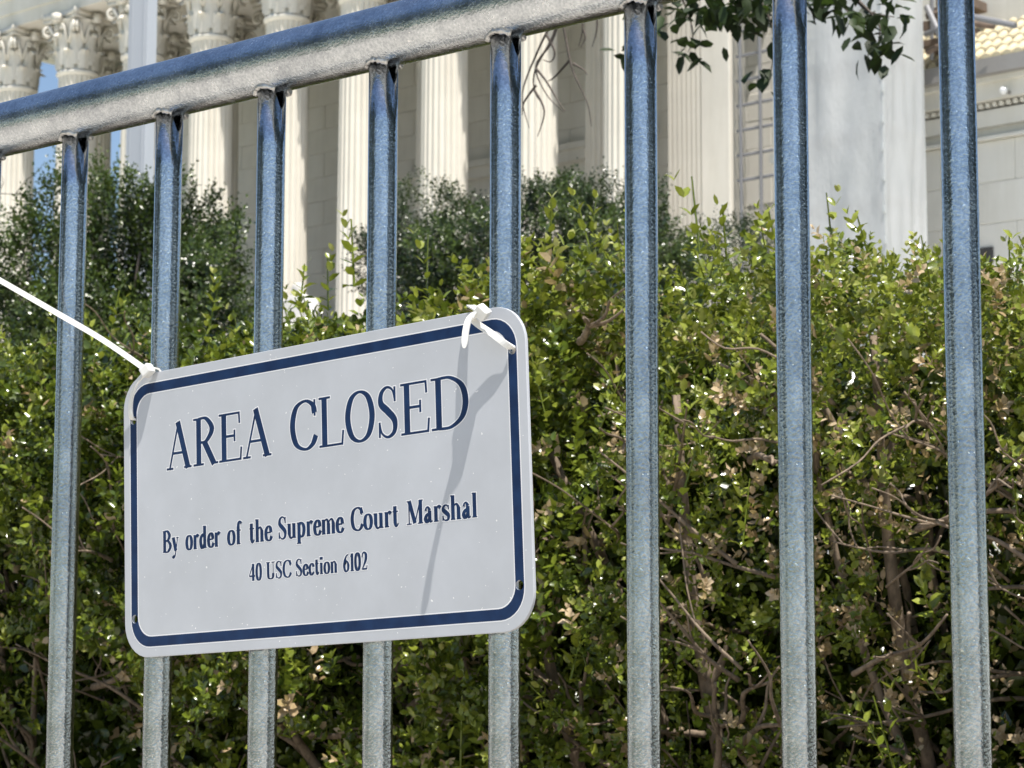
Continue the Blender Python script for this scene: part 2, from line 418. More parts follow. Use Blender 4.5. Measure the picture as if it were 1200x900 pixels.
# fluted pilaster and the smooth pier at the end of the portico
PY = YB+1.7
xa, xb, xc = at(783, 200, PY).x, at(822, 200, PY).x, at(856, 200, PY).x
pm = MB().box(xa, xb-.005, PY+.12, PY+.9, ZP, ZS)
pil = cpart('pilaster', pm.mesh('pilaster'), M_MARBLE); pil.location = -OC
nf = 7; fw = (xb-xa)/nf
fm_ = MB().box(0, fw*.80, 0, .118, 0, ZN+.4-ZP-.6).mesh('flute_fillet')
for k in range(nf): obj('flute_fillet', fm_, M_MARBLE, pil, (xa+k*fw+.01, PY, ZP+.6))
pr = bevel(MB().box(xb, xc, PY-.02, PY+.9, ZP, ZS).mesh('pier'), .03, 1)
o = cpart('pier', pr, M_MARBLE); o.location = -OC
rw = MB().box(-37.54, -24.0, YB+2.4, YB+4, 0, 30); o = cpart('recessed_wall', rw.mesh('recessed_wall'), M_WING); o.location = -OC; RW = o
z_l = at(880, 195, YB+2.3).z
lg = MB().box(-37.54, -24, YB+1.9, YB+2.398, z_l-.12, z_l+.18).box(-37.54, -24, YB+2.1, YB+2.397, z_l-.35, z_l-.122)
obj('ledge', lg.mesh('ledge'), M_WING, RW)

# ------------------------------------------------------------------ side wing with tiled roof
WY = 56.0
wing = empty('side_wing', (-28, WY, 0)); tag(wing, 'low pale marble wing with dentil cornice and cream tiled roof beside the white netting', 'building')
OW = Vector((-28, WY, 0))
def wpart(name, me, m, smooth=False): return obj(name, me, m, wing, -OW, smooth)
zc = at(1150, 125, WY).z                                       # dentil course
zg = at(1150, 92, WY).z
X0, X1 = -33.6, -14.0
wpart('wall', MB().box(X0, X1, WY+.25, WY+6, 0, zc-.6).mesh('wall'), M_WING)
wpart('frieze_band', MB().box(X0, X1, WY+.05, WY+6, zc-.598, zc-.12).box(X0, X1, WY-.05, WY+6, zc-1.0, zc-.9).mesh('frieze_band'), M_WING)
wpart('cornice', MB().box(X0, X1, WY-.25, WY+6, zc+.10, zg-.25).box(X0, X1, WY-.45, WY+6, zg-.248, zg-.1).mesh('cornice'), M_WING)
wpart('gutter', MB().box(X0, X1, WY-.75, WY-.0, zg-.098, zg+.35).mesh('gutter'), M_LEAD)
dn = MB().box(0, .13, .06, .2, .03, .15).mesh('dentil'); dn.materials.append(M_WING)
for k in range(48): obj('dentil', dn, None, wing, Vector((-32.6+k*.22, WY-.1, zc-.09))-OW)
wblk = [bevel(MB().box(0, 2.393, 0, .142, 0, 1.193).mesh('stone_block'), .02, 1) for _ in range(2)]
for w_ in wblk: w_.materials.append(M_WING)
for rr_ in range(7):
    for q in range(7):
        obj('stone_block', wblk[q % 2], None, wing, Vector((-33.5+q*2.4+(1.2 if rr_ % 2 else 0), WY+.108-random.uniform(0, .006), zc-1.01-1.2*(rr_+1)))-OW)
pw = at(1153, 296, WY)
wpart('vent_opening', MB().box(pw.x-.25, pw.x+.25, WY+.02, WY+.3, pw.z-.3, pw.z+.15).mesh('vent_opening'), M_DARK)
# roof: rows of half-round tiles
SL = RAD(40); rs = math.tan(SL); ry0, rz0 = WY-.35, zg+.42
wpart('roof_deck', mesh_pd('roof_deck', [(X0, ry0, rz0-.05), (X1, ry0, rz0-.05), (X1, ry0+9, rz0-.05+9*rs), (X0, ry0+9, rz0-.05+9*rs)], [(0, 1, 2, 3)]), M_TILE)
V = []; F = []; tl = .62
for i in range(2):
    for k in range(7):
        a = math.pi*k/6; r = .155 if i == 0 else .13
        V.append((r*math.cos(a), i*tl*math.cos(SL), i*tl*math.sin(SL)+r*math.sin(a)*.9+(.05 if i == 0 else 0)))
for k in range(6): F.append((k, k+1, 7+k+1, 7+k))
F.append(tuple(range(7)))
tile = mesh_pd('roof_tile', V, F); tile.materials.append(M_TILE)
for p in tile.polygons: p.use_smooth = len(p.vertices) == 4
for rr_ in range(9):
    for q in range(30):
        x = -33.4+q*.34
        y = ry0+rr_*.52*math.cos(SL); z = rz0+rr_*.52*math.sin(SL)
        oo = obj('roof_tile', tile, None, wing, Vector((x+random.uniform(-.015, .015), y, z))-OW); oo.rotation_euler.z = random.uniform(-.05, .05)
bp = at(1176, 106, WY-.6)
g = empty('globe_lamp', bp); tag(g, 'small white globe fixed to the cornice of the side wing', 'lamp')
V, F = lathe([(.001, -.12), (.06, -.102), (.102, -.06), (.12, 0), (.102, .06), (.06, .102), (.001, .12)], 20)
obj('globe', mesh_pd('globe', V, F), M_GLOBE, g, (0, 0, 0), True)
obj('bracket', MB().box(-.04, .04, .10, .55, -.04, .04).mesh('bracket'), M_LEAD, g)

# ------------------------------------------------------------------ scaffold tower wrapped in netting
SY = 52.0
pL, pC = at(907, 200, SY), at(1036, 200, SY)
# depth of the side so that its back edge shows at x = 1085
for k in range(400):
    yy = SY+k*.02
    if at(1085, 200, yy).x <= pC.x: break
SD = yy-SY
tw = empty('scaffold_tower', ((pL.x+pC.x)/2, SY+SD/2, 0)); tag(tw, 'scaffold tower wrapped in white translucent netting with a laced corner', 'scaffold')
OT = Vector(tw.location)
def fold(name, p0, p1, z0, z1, seed, nn, amp=.09):
    r_ = random.Random(seed); p0, p1 = Vector(p0), Vector(p1); nx, nz = nn, 44; V = []; F = []
    ph = [(r_.uniform(1.5, 9), r_.uniform(-.5, .5), r_.uniform(0, 6.28), r_.uniform(.2, 1)) for _ in range(9)]
    for j in range(nz+1):
        z = z0+(z1-z0)*j/nz
        for i in range(nx+1):
            u = i/nx; p = p0.lerp(p1, u)
            d = sum(a*math.sin(f_*u*3.1+s_*z*2+q) for f_, s_, q, a in ph)/4
            e = min(1, 8*min(u, 1-u))
            V.append((p.x+nn_dir(p0, p1).x*d*amp*e, p.y+nn_dir(p0, p1).y*d*amp*e, z))
    for j in range(nz):
        for i in range(nx): F.append((j*(nx+1)+i, j*(nx+1)+i+1, (j+1)*(nx+1)+i+1, (j+1)*(nx+1)+i))
    return mesh_pd(name, V, F)
def nn_dir(p0, p1):
    t = (Vector(p1)-Vector(p0)).normalized(); return Vector((t.y, -t.x, 0))
ZT = 27.0
obj('netting', fold('netting_front', (pL.x, SY, 0), (pC.x, SY, 0), .2, ZT, 3, 60), M_SHEET, tw, -OT, True)
obj('netting', fold('netting_side', (pC.x, SY, 0), (pC.x, SY+SD, 0), .2, ZT, 4, 40), M_SHEET, tw, -OT, True)
obj('netting', fold('netting_back', (pL.x, SY+SD, 0), (pC.x, SY+SD, 0), .2, ZT, 5, 20), M_SHEET, tw, -OT, True)
for x in (pL.x+.12, (pL.x+pC.x)/2, pC.x-.12):
    for y in (SY+.15, SY+SD-.15): obj('standard_pole', MB().tube([(x, y, 0), (x, y, ZT+.6)], .035, 8).mesh('standard_pole'), M_PIPE, tw, -OT)
for k in range(13):
    z = 1.5+2*k
    for y in (SY+.2, SY+SD-.2): obj('ledger_pole', MB().tube([(pL.x-.1, y, z), (pC.x-.06, y, z)], .03, 6).mesh('ledger_pole'), M_PIPE, tw, -OT)
    obj('deck_board', MB().box(pL.x+.2, pC.x-.2, SY+.3, SY+SD-.3, z+.04, z+.09).mesh('deck_board'), M_PLANK, tw, -OT)
    if k % 2 == 0: obj('brace_pole', MB().tube([(pL.x+.1, SY+.24, z), (pC.x-.1, SY+.24, z+2)], .025, 6).mesh('brace_pole'), M_PIPE, tw, -OT)
lac = MB().box(pC.x-.03, pC.x+.03, SY-.05, SY+.03, 8, 8.2).mesh('lacing')
zq = 8.0
while zq < 26.5:
    oo = obj('lacing', lac, M_SHEET, tw, Vector((random.uniform(-.02, .02), 0, zq-8))-OT); zq += random.uniform(.35, .9)
# added frame of thick dark pipes, standing in for a scaffold shadow on the wall
sf = empty('shadow_pipe_lattice', (-36.5, YB+1.0, 0)); tag(sf, 'added lattice of dark pipes standing in for scaffold shadow on the wall between pier and white netting', 'scaffold')
OS = Vector(sf.location)
fx0, fx1 = at(868, 150, YB+1.75).x, at(868, 150, YB+1.75).x+3.1
for x in (fx0, fx0+.75, fx0+1.5, fx1-.7, fx1):
    obj('standard_pole', MB().tube([(x, YB+1.75, 0), (x, YB+1.75, 29)], .06, 8).mesh('standard_pole'), M_PIPE, sf, -OS)
for k in range(16):
    z = 15.8+.8*k
    obj('ledger_pole', MB().tube([(fx0-.2, YB+1.83, z), (fx1+.2, YB+1.83, z+.02)], .055, 6).mesh('ledger_pole'), M_PIPE, sf, -OS)
# planks, pipes and plastic over the wing roof
tr_ = empty('roof_scaffold', at(1100, 40, WY-1.5)); tag(tr_, 'jumble of dark scaffold boards and pipes over the tiled roof edge', 'scaffold')
OR = Vector(tr_.location)
zr0 = at(1092, 66, WY-1.5).z
for k, (xa, ya, xb, yb_) in enumerate(((1085, 62, 1112, 48), (1085, 40, 1110, 30), (1085, 20, 1108, 12), (1112, 14, 1190, 30), (1112, 24, 1165, 31), (1086, 8, 1110, 60))):
    a_, b_ = at(xa, ya, WY-1.2), at(xb, yb_, WY-1.0-.5*(k % 2))
    obj('pipe', MB().tube([a_, b_], .09, 8).mesh('pipe'), M_PIPE if k % 2 else M_PLANK, tr_, -OR)
for k, (xa, ya) in enumerate(((1086, 55), (1087, 34), (1086, 14), (1094, 2))):
    a_ = at(xa, ya, WY-.6)
    obj('board', bevel(MB().box(a_.x-.1, a_.x+.75, WY-.9+.2*k, WY+1.2, a_.z-.06, a_.z+.12+.1*(k % 2)).mesh('board'), .01, 1), M_PLANK, tr_, -OR)
obj('upright_post', MB().tube([at(1092, 70, WY-.7), at(1092, -20, WY-.7)], .06, 8).mesh('upright_post'), M_PIPE, tr_, -OR)
s0, s1 = at(1112, 20, WY+2.0), at(1300, 10, WY+2.0)
sh = obj('plastic_sheeting', fold('plastic_sheeting', (s0.x, WY+2.2, 0), (s1.x, WY+2.2, 0), at(1150, 38, WY+2.2).z, at(1150, 0, WY+2.2).z+3, 8, 40, .22), M_SHEET, None, None, True)
tag(sh, 'crumpled white plastic sheeting hung above the cream tiled roof', 'sheeting')

# ------------------------------------------------------------------ white pole and marble statue
pp = at(163.5, 200, 10.5)
po = empty('white_pole', (pp.x, pp.y, 0)); tag(po, 'tall thick white square pole rising behind the leafy shrub', 'pole')
wp = 24.7/FPX*float(np.linalg.norm(np.array(pp)-CAM))/2
dv = Vector((CAM[0]-pp.x, CAM[1]-pp.y, 0)).normalized()
po.rotation_euler.z = math.atan2(dv.y, dv.x)+math.pi/2-RAD(26)
obj('shaft', bevel(MB().box(-wp, wp, -wp, wp, .3, 12).mesh('pole_shaft'), wp*.07, 2), M_POLE, po)
obj('base_block', bevel(MB().box(-wp*1.6, wp*1.6, -wp*1.6, wp*1.6, 0, .31).mesh('base_block'), .02, 2), M_POLE, po)
for sg in (-.62, .62): obj('seam_strip', MB().box(sg*wp-.006, sg*wp+.006, -wp-.006, -wp+.002, .4, 12).mesh('seam_strip'), M_POLE, po)

def skin(name, verts, edges, radii, m, parent, sub=2):
    me = bpy.data.meshes.new(name); me.from_pydata(verts, edges, []); o = bpy.data.objects.new(name, me); COL.objects.link(o)
    md = o.modifiers.new('s', 'SKIN'); md.use_smooth_shade = True
    for i, r_ in enumerate(radii): me.skin_vertices[0].data[i].radius = r_ if hasattr(r_, '__len__') else (r_, r_)
    me.skin_vertices[0].data[0].use_root = True
    o.modifiers.new('d', 'SUBSURF').levels = sub
    dg = bpy.context.evaluated_depsgraph_get(); nm = bpy.data.meshes.new_from_object(o.evaluated_get(dg)); nm.name = name
    bpy.data.objects.remove(o); return obj(name, nm, m, parent, None, True)
ps = at(350, 340, 44.0)
st = empty('marble_statue', (ps.x, ps.y, 0)); tag(st, 'white marble seated figure with raised arm partly hidden behind the hedge', 'statue')
hz = ps.z-2.3
obj('pedestal', bevel(MB().box(-1.3, 1.3, -1.3, 1.3, 0, hz).mesh('pedestal'), .06, 1), M_STAT, st)
skin('figure', [(0, 0, hz+.55), (0, 0, hz+1.1), (0, .05, hz+1.75), (0, 0, hz+2.15), (0, -.03, hz+2.55), (.3, -.75, hz+.7), (-.3, -.75, hz+.7), (.32, -.95, hz+.05), (-.32, -.95, hz+.05),
                (.55, 0, hz+1.85), (.72, -.25, hz+1.25), (.5, -.6, hz+.95), (-.55, 0, hz+1.85), (-.78, -.2, hz+1.45), (-.85, -.5, hz+1.9), (-.85, -.5, hz+2.3)],
     [(0, 1), (1, 2), (2, 3), (3, 4), (0, 5), (0, 6), (5, 7), (6, 8), (2, 9), (9, 10), (10, 11), (2, 12), (12, 13), (13, 14), (14, 15)],
     [(.6, .5), (.5, .38), (.45, .32), (.16, .16), (.26, .28), .34, .34, .26, .26, .24, .19, .13, .24, .2, .14, .16], M_STAT, st)

# ------------------------------------------------------------------ foliage tools
def leaf_proto(L, W, fold_=.25, curl=.15):
    """8 verts / 6 faces, base at the origin, along +X, face up +Z"""
    v = [(0, 0, 0), (.36*L, 0, -.02*L), (.72*L, 0, -.02*L-curl*L*.25), (L, 0, -curl*L),
         (.26*L, W*.46, fold_*W*.42), (.66*L, W*.47, fold_*W*.42-curl*L*.2), (.26*L, -W*.46, fold_*W*.42), (.66*L, -W*.47, fold_*W*.42-curl*L*.2)]
    f = [(0, 1, 4), (4, 1, 2, 5), (5, 2, 3), (0, 6, 1), (6, 7, 2, 1), (7, 3, 2)]
    return np.array(v), f
LF = leaf_proto(1, 1)[1]
L_LOOPS = np.array([i for q in LF for i in q]); L_TOT = np.array([len(q) for q in LF])
def frame(d, up):
    d = d/np.linalg.norm(d); s = np.cross(up, d); s = s/(np.linalg.norm(s)+1e-9); return d, s, np.cross(d, s)
def sprig_leaves(r_, length, npair, L, W, tip_bright=True):
    """opposite pairs of leaves along +Z: list of (8x3 verts, tip fraction)"""
    out = []
    bend = r_.uniform(-.25, .25, 2)
    for k in range(npair+1):
        t = k/npair; z = length*t; c = np.array([bend[0]*length*t*t, bend[1]*length*t*t, z])
        a0 = (k % 2)*math.pi/2 + r_.normal(0, .25)
        el = .35+.75*t + r_.normal(0, .12)
        for s in (0, 1):
            if r_.random() < .07: continue
            a = a0+s*math.pi+r_.normal(0, .2); sc = r_.uniform(.72, 1.1)*(1-.35*max(0, t-.7)/.3)
            lv = leaf_proto(L*sc, W*sc*r_.uniform(.85, 1.12), r_.uniform(.05, .5), r_.uniform(-.05, .3))[0]
            d = np.array([math.cos(a)*math.cos(el), math.sin(a)*math.cos(el), math.sin(el)])
            dd, ss, nn = frame(d, np.array([0, 0, 1.0])+r_.normal(0, .15, 3))
            out.append((lv[:, :1]*dd+lv[:, 1:2]*ss+lv[:, 2:]*nn+c, t))
    return out
def build_leaves(name, protos, pos, dirs, tones, scales, r_, jit=.08, lo=False):
    """place sprigs; every leaf gets its own tone"""
    Vs = []; Ts = []; n = len(pos); which = r_.integers(0, len(protos), n)
    for p in range(len(protos)):
        ids = np.where(which == p)[0]
        if not len(ids): continue
        pv = np.stack([q[0] for q in protos[p]])
        if lo:                                                   # far leaves: two folded triangles each
            a, l_, t, q_ = pv[:, 0], (pv[:, 4]+pv[:, 5])/2, pv[:, 3], (pv[:, 6]+pv[:, 7])/2; m_ = (l_+q_)/2
            pv = np.stack([a, m_+(l_-m_)*1.15, t, m_+(q_-m_)*1.15], 1)
        pv = pv.reshape(-1, 3); tipf = np.array([q[1] for q in protos[p]])
        d = dirs[ids]/np.linalg.norm(dirs[ids], axis=1)[:, None]
        h = r_.normal(size=d.shape); s = np.cross(d, h); s /= np.linalg.norm(s, axis=1)[:, None]; u = np.cross(d, s)
        M = np.stack([s, u, d], axis=2)*scales[ids][:, None, None]
        Vs.append((np.einsum('nij,kj->nki', M, pv)+pos[ids][:, None, :]).reshape(-1, 3))
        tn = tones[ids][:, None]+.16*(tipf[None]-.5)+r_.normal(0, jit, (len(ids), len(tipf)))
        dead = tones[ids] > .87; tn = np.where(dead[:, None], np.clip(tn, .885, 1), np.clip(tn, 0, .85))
        rd = r_.random(tn.shape); tn = np.where(rd < .022, r_.uniform(.88, 1, tn.shape), tn)
        Ts.append(tn.ravel())
    V = np.concatenate(Vs); T = np.concatenate(Ts); nl = len(T)
    nv, lp, tt = (4, np.array([0, 2, 1, 0, 3, 2]), np.array([3, 3])) if lo else (8, L_LOOPS, L_TOT)
    loops = (np.arange(nl)[:, None]*nv+lp[None]).ravel()
    tot = np.tile(tt, nl); starts = np.concatenate([[0], np.cumsum(tot)[:-1]])
    return mesh_np(name, V, loops, starts, tot, np.repeat(T, len(tt))), nl
class Noise3:
    def __init__(s, r_, n=28, freq=1.0):
        s.k = r_.normal(0, freq, (n, 3)); s.p = r_.uniform(0, 6.28, n)
    def __call__(s, P): return np.sin(P@s.k.T+s.p).sum(1)/math.sqrt(len(s.p)/2)

# ------------------------------------------------------------------ clipped boxwood hedge
HX0, HX1 = -2.75, .95
def zt(x):   return np.interp(x, [-3, -1.9, -1.25, -.72, -.62, -.45, -.24, -.04, .15, .6, 1], [.592+q for q in (.580, .580, .570, .568, .590, .635, .635, .580, .53, .50, .50)])
nz_d = Noise3(rng, 40, 30.0)
nz_a, nz_b, nz_c = Noise3(rng, 28, 5.0), Noise3(rng, 28, 14.0), Noise3(rng, 28, 3.0)
def yf(P):
    x, z = P[:, 0], P[:, 2]
    q = np.stack([x, z*0, z], 1)
    return 1.16 + .045*nz_a(q) + .02*nz_b(q) + np.clip(.70-z, 0, .7)*.30 + np.clip(z-(zt(x)-.14), 0, .14)**2*3.2
hedge = empty('boxwood_hedge', (-.9, 1.7, 0)); tag(hedge, 'thick clipped boxwood hedge with glossy green and dry leaves behind the railing', 'hedge')
OH = Vector(hedge.location)
def hedge_points(N, mean_d, deep=.5):
    A = 1.25*(HX1-HX0); B = 1.0*(HX1-HX0); isf = rng.random(N) < A/(A+B)
    x = rng.uniform(HX0, HX1, N); z = rng.uniform(.06, 1.0, N)*zt(x); d = np.minimum(rng.exponential(mean_d, N), deep)
    P = np.stack([x, np.zeros(N), z], 1)
    P[:, 1] = yf(P)+d+np.clip(.3-nz_d(P*np.array([1, 0, 1])), 0, 1.8)*.15
    top = ~isf
    yt = rng.uniform(1.16, 2.2, N)
    zz = zt(x)+.018*nz_b(np.stack([x, yt, 0*x], 1))-.02-d-np.clip(1.30-yt, 0, 1)**2*3.0-np.clip(yt-1.95, 0, 1)**2*2
    zz -= np.clip(.1-nz_d(np.stack([x, yt, 0*x], 1)), 0, 1.5)*.03
    P[top, 1] = yt[top]; P[top, 2] = zz[top]
    nrm = np.tile(np.array([0, -1.0, .25]), (N, 1)); nrm[top] = (0, -.15, 1)
    nrm = nrm*1.0+np.array([0, 0, .35])+rng.normal(0, .7, (N, 3))
    return P, nrm, d, top
P, D, dep, top = hedge_points(30500, .075)
gap = nz_a(P*1.0+7)+.5*nz_b(P+3)
thr = -1.75+np.clip(.78-P[:, 2], 0, .5)*3.6
keep = (gap > thr) | (dep > .2)
keep &= ~((P[:, 2] < .45) & (rng.random(len(P)) < .5))
P, D, dep, top = P[keep], D[keep], dep[keep], top[keep]
dryx = np.clip((P[:, 0]+.42)/.28, 0, 1)*np.clip(1.19-P[:, 2], 0, .3)/.3
tone = .43+.10*nz_c(P)+.10*rng.normal(size=len(P))+np.where(top, .12, 0)-np.clip(dep, 0, .3)*.5+np.clip(.06-dep, 0, .06)*1.6  # fresh top growth lighter; sunlit tips and inner shade also put into leaf tone
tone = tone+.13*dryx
pd = .035+.24*dryx+.04*(P[:, 2] < .8)
tone = np.where(rng.random(len(P)) < pd, rng.uniform(.9, 1, len(P)), np.clip(tone, .02, .8))
protos = [sprig_leaves(rng, rng.uniform(.028, .062), int(rng.integers(3, 6)), rng.uniform(.0175, .0235), rng.uniform(.0102, .0138)) for _ in range(26)]
sc = rng.uniform(.75, 1.12, len(P))*np.where(P[:, 0] > -.42, .74, 1.0)
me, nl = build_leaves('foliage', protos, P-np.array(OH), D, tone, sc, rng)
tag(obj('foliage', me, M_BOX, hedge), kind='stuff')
# back and far side of the hedge, coarse, leaf colour darkened to shade the inside
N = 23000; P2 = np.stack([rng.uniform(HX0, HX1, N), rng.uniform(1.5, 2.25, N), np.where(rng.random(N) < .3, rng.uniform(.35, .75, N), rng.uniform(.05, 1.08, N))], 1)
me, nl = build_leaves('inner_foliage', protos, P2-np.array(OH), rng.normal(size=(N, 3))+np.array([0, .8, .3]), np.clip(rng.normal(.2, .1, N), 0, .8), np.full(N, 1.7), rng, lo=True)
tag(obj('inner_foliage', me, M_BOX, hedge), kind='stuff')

# single fresh shoots standing proud of the clipped face: parts of their own
def shoot_mesh(k):
    r_ = np.random.default_rng(100+k); ln = r_.uniform(.05, .085); sp = sprig_leaves(r_, ln, int(r_.integers(4, 7)), r_.uniform(.018, .022), r_.uniform(.0095, .012))
    V = np.concatenate([q[0] for q in sp]); nl = len(sp)
    T = np.repeat(np.clip([.60+.2*q[1]+r_.normal(0, .05) for q in sp], 0, .85), 6)
    loops = (np.arange(nl)[:, None]*8+L_LOOPS[None]).ravel(); tot = np.tile(L_TOT, nl); starts = np.concatenate([[0], np.cumsum(tot)[:-1]])
    s3 = np.array([(.0016*math.cos(a), .0016*math.sin(a), 0) for a in (0, 2.09, 4.19)]); n0 = len(V)
    V = np.concatenate([V, s3, s3*.6+np.array([0, 0, ln])])
    ql = np.array([[n0, n0+1, n0+4, n0+3], [n0+1, n0+2, n0+5, n0+4], [n0+2, n0, n0+3, n0+5]]).ravel()
    starts = np.concatenate([starts, len(loops)+np.array([0, 4, 8])]); loops = np.concatenate([loops, ql]); T = np.concatenate([T, [.6]*3])
    m_ = mesh_np('shoot', V, loops, starts, None, T); m_.materials.append(M_BOX); return m_
shoots = [shoot_mesh(k) for k in range(10)]
Ps, Ds, ds, tp = hedge_points(1500, .004, .01)
vis = (Ps[:, 0] > -2.15) & (Ps[:, 0] < .25) & (Ps[:, 2] > .5) & ((~tp) | (Ps[:, 1] < 1.6))
Ps, Ds, tp = Ps[vis], Ds[vis], tp[vis]
for i in range(min(230, len(Ps))):
    o = obj('leafy_shoot', shoots[i % 10], None, hedge, Vector(Ps[i])-OH)
    d = Vector(Ds[i]).normalized()*.6+Vector((0, -.15, .9)); o.rotation_euler = d.to_track_quat('Z', 'Y').to_euler(); s = random.uniform(.75, 1.2); o.scale = (s, s, s)
for (x, y, s) in ((415, 322, 1.35), (352, 345, 1.1), (820, 282, 1.2), (852, 290, 1.15), (645, 300, 1.2), (690, 296, 1.0), (245, 372, 1.1), (750, 296, .9), (385, 350, 1.1), (500, 330, 1.0), (128, 385, 1.0)):
    p = at(x, y+14, 1.28)
    o = obj('leafy_shoot', shoots[int(x) % 10], None, hedge, p-OH); o.rotation_euler = (random.uniform(-.2, .2), random.uniform(-.2, .2), x); o.scale = (s*1.15,)*3
for (x, y, s) in ((230, 845, 1.5), (250, 800, 1.4), (822, 520, 1.3), (700, 490, 1.2), (668, 780, 1.5), (1050, 890, 1.3), (690, 770, 1.2), (800, 560, 1.3), (540, 880, 1.3), (340, 845, 1.2), (640, 470, 1.1), (870, 620, 1.1)):
    p = at(x, y+20, 1.13 if y < 700 else 1.2)
    o = obj('leafy_shoot', shoots[int(x*3) % 10], None, hedge, p-OH); o.rotation_euler = (random.uniform(-.1, .35), random.uniform(-.3, .3), x); o.scale = (s,)*3

# woody branches inside the hedge: each its own part
def branch_mesh(p0, p1, r0, forks, seed, wob=.05):
    r_ = random.Random(seed); mb = MB(); p0, p1 = Vector(p0), Vector(p1)
    def path(a, b, w, n=7):
        w = min(w, .065*(b-a).length); off = [Vector((r_.uniform(-w, w), r_.uniform(-w, w), r_.uniform(-w, w))) for _ in range(3)]
        c = [a, a.lerp(b, .33)+off[0], a.lerp(b, .66)+off[1], b]
        return [Vector(q) for q in catmull(c, 4)]
    main = path(p0, p1, wob); n = len(main)
    mb.tube(main, [r0*(1-.62*i/(n-1))*r_.uniform(.88, 1.12) for i in range(n)], 7)
    for k in range(forks):
        i = r_.randint(n//3, n-2); a = main[i]; d = (main[min(i+1, n-1)]-main[i-1]).normalized()
        e = (d*.7+Vector((r_.uniform(-1, 1), r_.uniform(-1.0, .3), r_.uniform(-.4, .9)))).normalized()
        ln = r_.uniform(.04, .16); q = path(a, a+e*ln, .014); m_ = len(q)
        mb.tube(q, [max(.0011, r0*.5*(1-.6*j/(m_-1))) for j in range(m_)], 6)
    me = mb.mesh('branch')
    for p in me.polygons: p.use_smooth = len(p.vertices) == 4
    me.materials.append(M_BRANCH); return me
def hedge_branch(p0, p1, r0, forks, seed, wob=.05):
    p0, p1 = Vector(p0), Vector(p1)
    obj('branch', branch_mesh((0, 0, 0), p1-p0, r0, forks, seed, wob), None, hedge, p0-OH)
sd_ = 0
for k in range(46):                                             # main stems
    x = random.uniform(-2.4, .6); y = random.uniform(1.55, 1.9); sd_ += 1
    hedge_branch((x, y, 0), (x+random.uniform(-.3, .3), random.uniform(1.3, 1.75), random.uniform(.8, 1.12)), random.uniform(.008, .016), 5, sd_, .07)
for k in range(52):                                             # side branches reaching the thin lower face
    px = random.uniform(-20, 1220); py = random.uniform(690, 930); sd_ += 1
    e = at(px, py, random.uniform(1.26, 1.42)); r0 = random.uniform(.0025, .006)
    hedge_branch(e+Vector((random.uniform(-.28, .28), random.uniform(.1, .35), random.uniform(-.22, .05))), e, r0, random.randint(2, 4), sd_, .022)
for k in range(38):                                             # twigs in the drier face
    px = random.uniform(640, 1210) if k < 30 else random.uniform(0, 150); py = random.uniform(390, 700); sd_ += 1
    e = at(px, py, random.uniform(1.12, 1.22))
    hedge_branch(e+Vector((random.uniform(-.16, .16), random.uniform(.06, .2), random.uniform(-.16, .02))), e, random.uniform(.002, .0038), random.randint(1, 3), sd_, .010)
for (xa, ya, xb, yb2, r0, Y) in ((375, 905, 335, 845, .010, 1.30), (330, 852, 375, 858, .007, 1.29), (365, 862, 430, 868, .006, 1.30), (110, 805, 190, 770, .007, 1.40), (190, 775, 420, 770, .009, 1.45), (840, 905, 838, 800, .006, 1.28),
                                 (840, 850, 900, 800, .005, 1.27), (880, 900, 830, 850, .004, 1.28), (470, 760, 560, 800, .007, 1.36), (480, 830, 560, 790, .007, 1.34), (880, 540, 915, 542, .006, 1.16), (860, 880, 920, 850, .006, 1.28),
                                 (690, 880, 680, 800, .006, 1.30), (620, 780, 690, 850, .005, 1.30), (745, 500, 730, 530, .005, 1.18), (680, 400, 684, 372, .006, 1.15), (1075, 620, 1180, 560, .004, 1.17), (1000, 790, 1110, 720, .004, 1.22)):
    sd_ += 1; hedge_branch(at(xa, ya, Y+.05), at(xb, yb2, Y-.03), r0, 2, sd_, .012)

# ------------------------------------------------------------------ shrubs beyond the hedge
def shrub(label, cxp, cyp, Yp, rx, ry, rz, nsp, L, W, tone_m, seed, spiky=.35, lump=.16, group='dark shrubs between hedge and courthouse'):
    r_ = np.random.default_rng(seed); c = at(cxp, cyp, Yp)
    e = empty('evergreen_shrub', (c.x, c.y, 0)); tag(e, label, 'shrub', group)
    ns = Noise3(r_, 24, 2.6)
    u = r_.normal(size=(nsp*2, 3)); u /= np.linalg.norm(u, axis=1)[:, None]
    rad = (1-np.minimum(r_.exponential(.13, nsp*2), .6))*(1+lump*ns(u*1.6))
    P = u*rad[:, None]*np.array([rx, ry, rz])+np.array([0, 0, c.z])
    g = Noise3(r_, 24, 3.2/max(.5, rx))(P)
    k = (g > -1.0) & (P[:, 2] > .1); P, u2 = P[k][:nsp], u[k][:nsp]
    D = u2*.8+np.array([0, 0, .75])+r_.normal(0, spiky, P.shape)
    pr = [sprig_leaves(r_, r_.uniform(2.2, 5)*L, int(r_.integers(3, 7)), L, W) for _ in range(14)]
    tn = np.clip(tone_m+.16*r_.normal(size=len(P))+.15*Noise3(r_, 20, 3)(P), 0, .84)
    me, nl = build_leaves('crown', pr, P, D, tn, r_.uniform(.8, 1.2, len(P)), r_, lo=True)
    tag(obj('crown', me, M_SHRUB, e), kind='stuff')
    rr = random.Random(seed)
    for q in range(7):
        a = rr.uniform(0, 6.28); tpnt = Vector((math.cos(a)*rx*.65, math.sin(a)*ry*.65, c.z+rr.uniform(-.1, .7)*rz))
        me = branch_mesh((rr.uniform(-.1, .1), rr.uniform(-.1, .1), 0), tpnt, .02*max(rx, .6), 5, seed*31+q, .1); me.materials.clear(); me.materials.append(M_BARK)
        obj('stem', me, None, e)
    return e
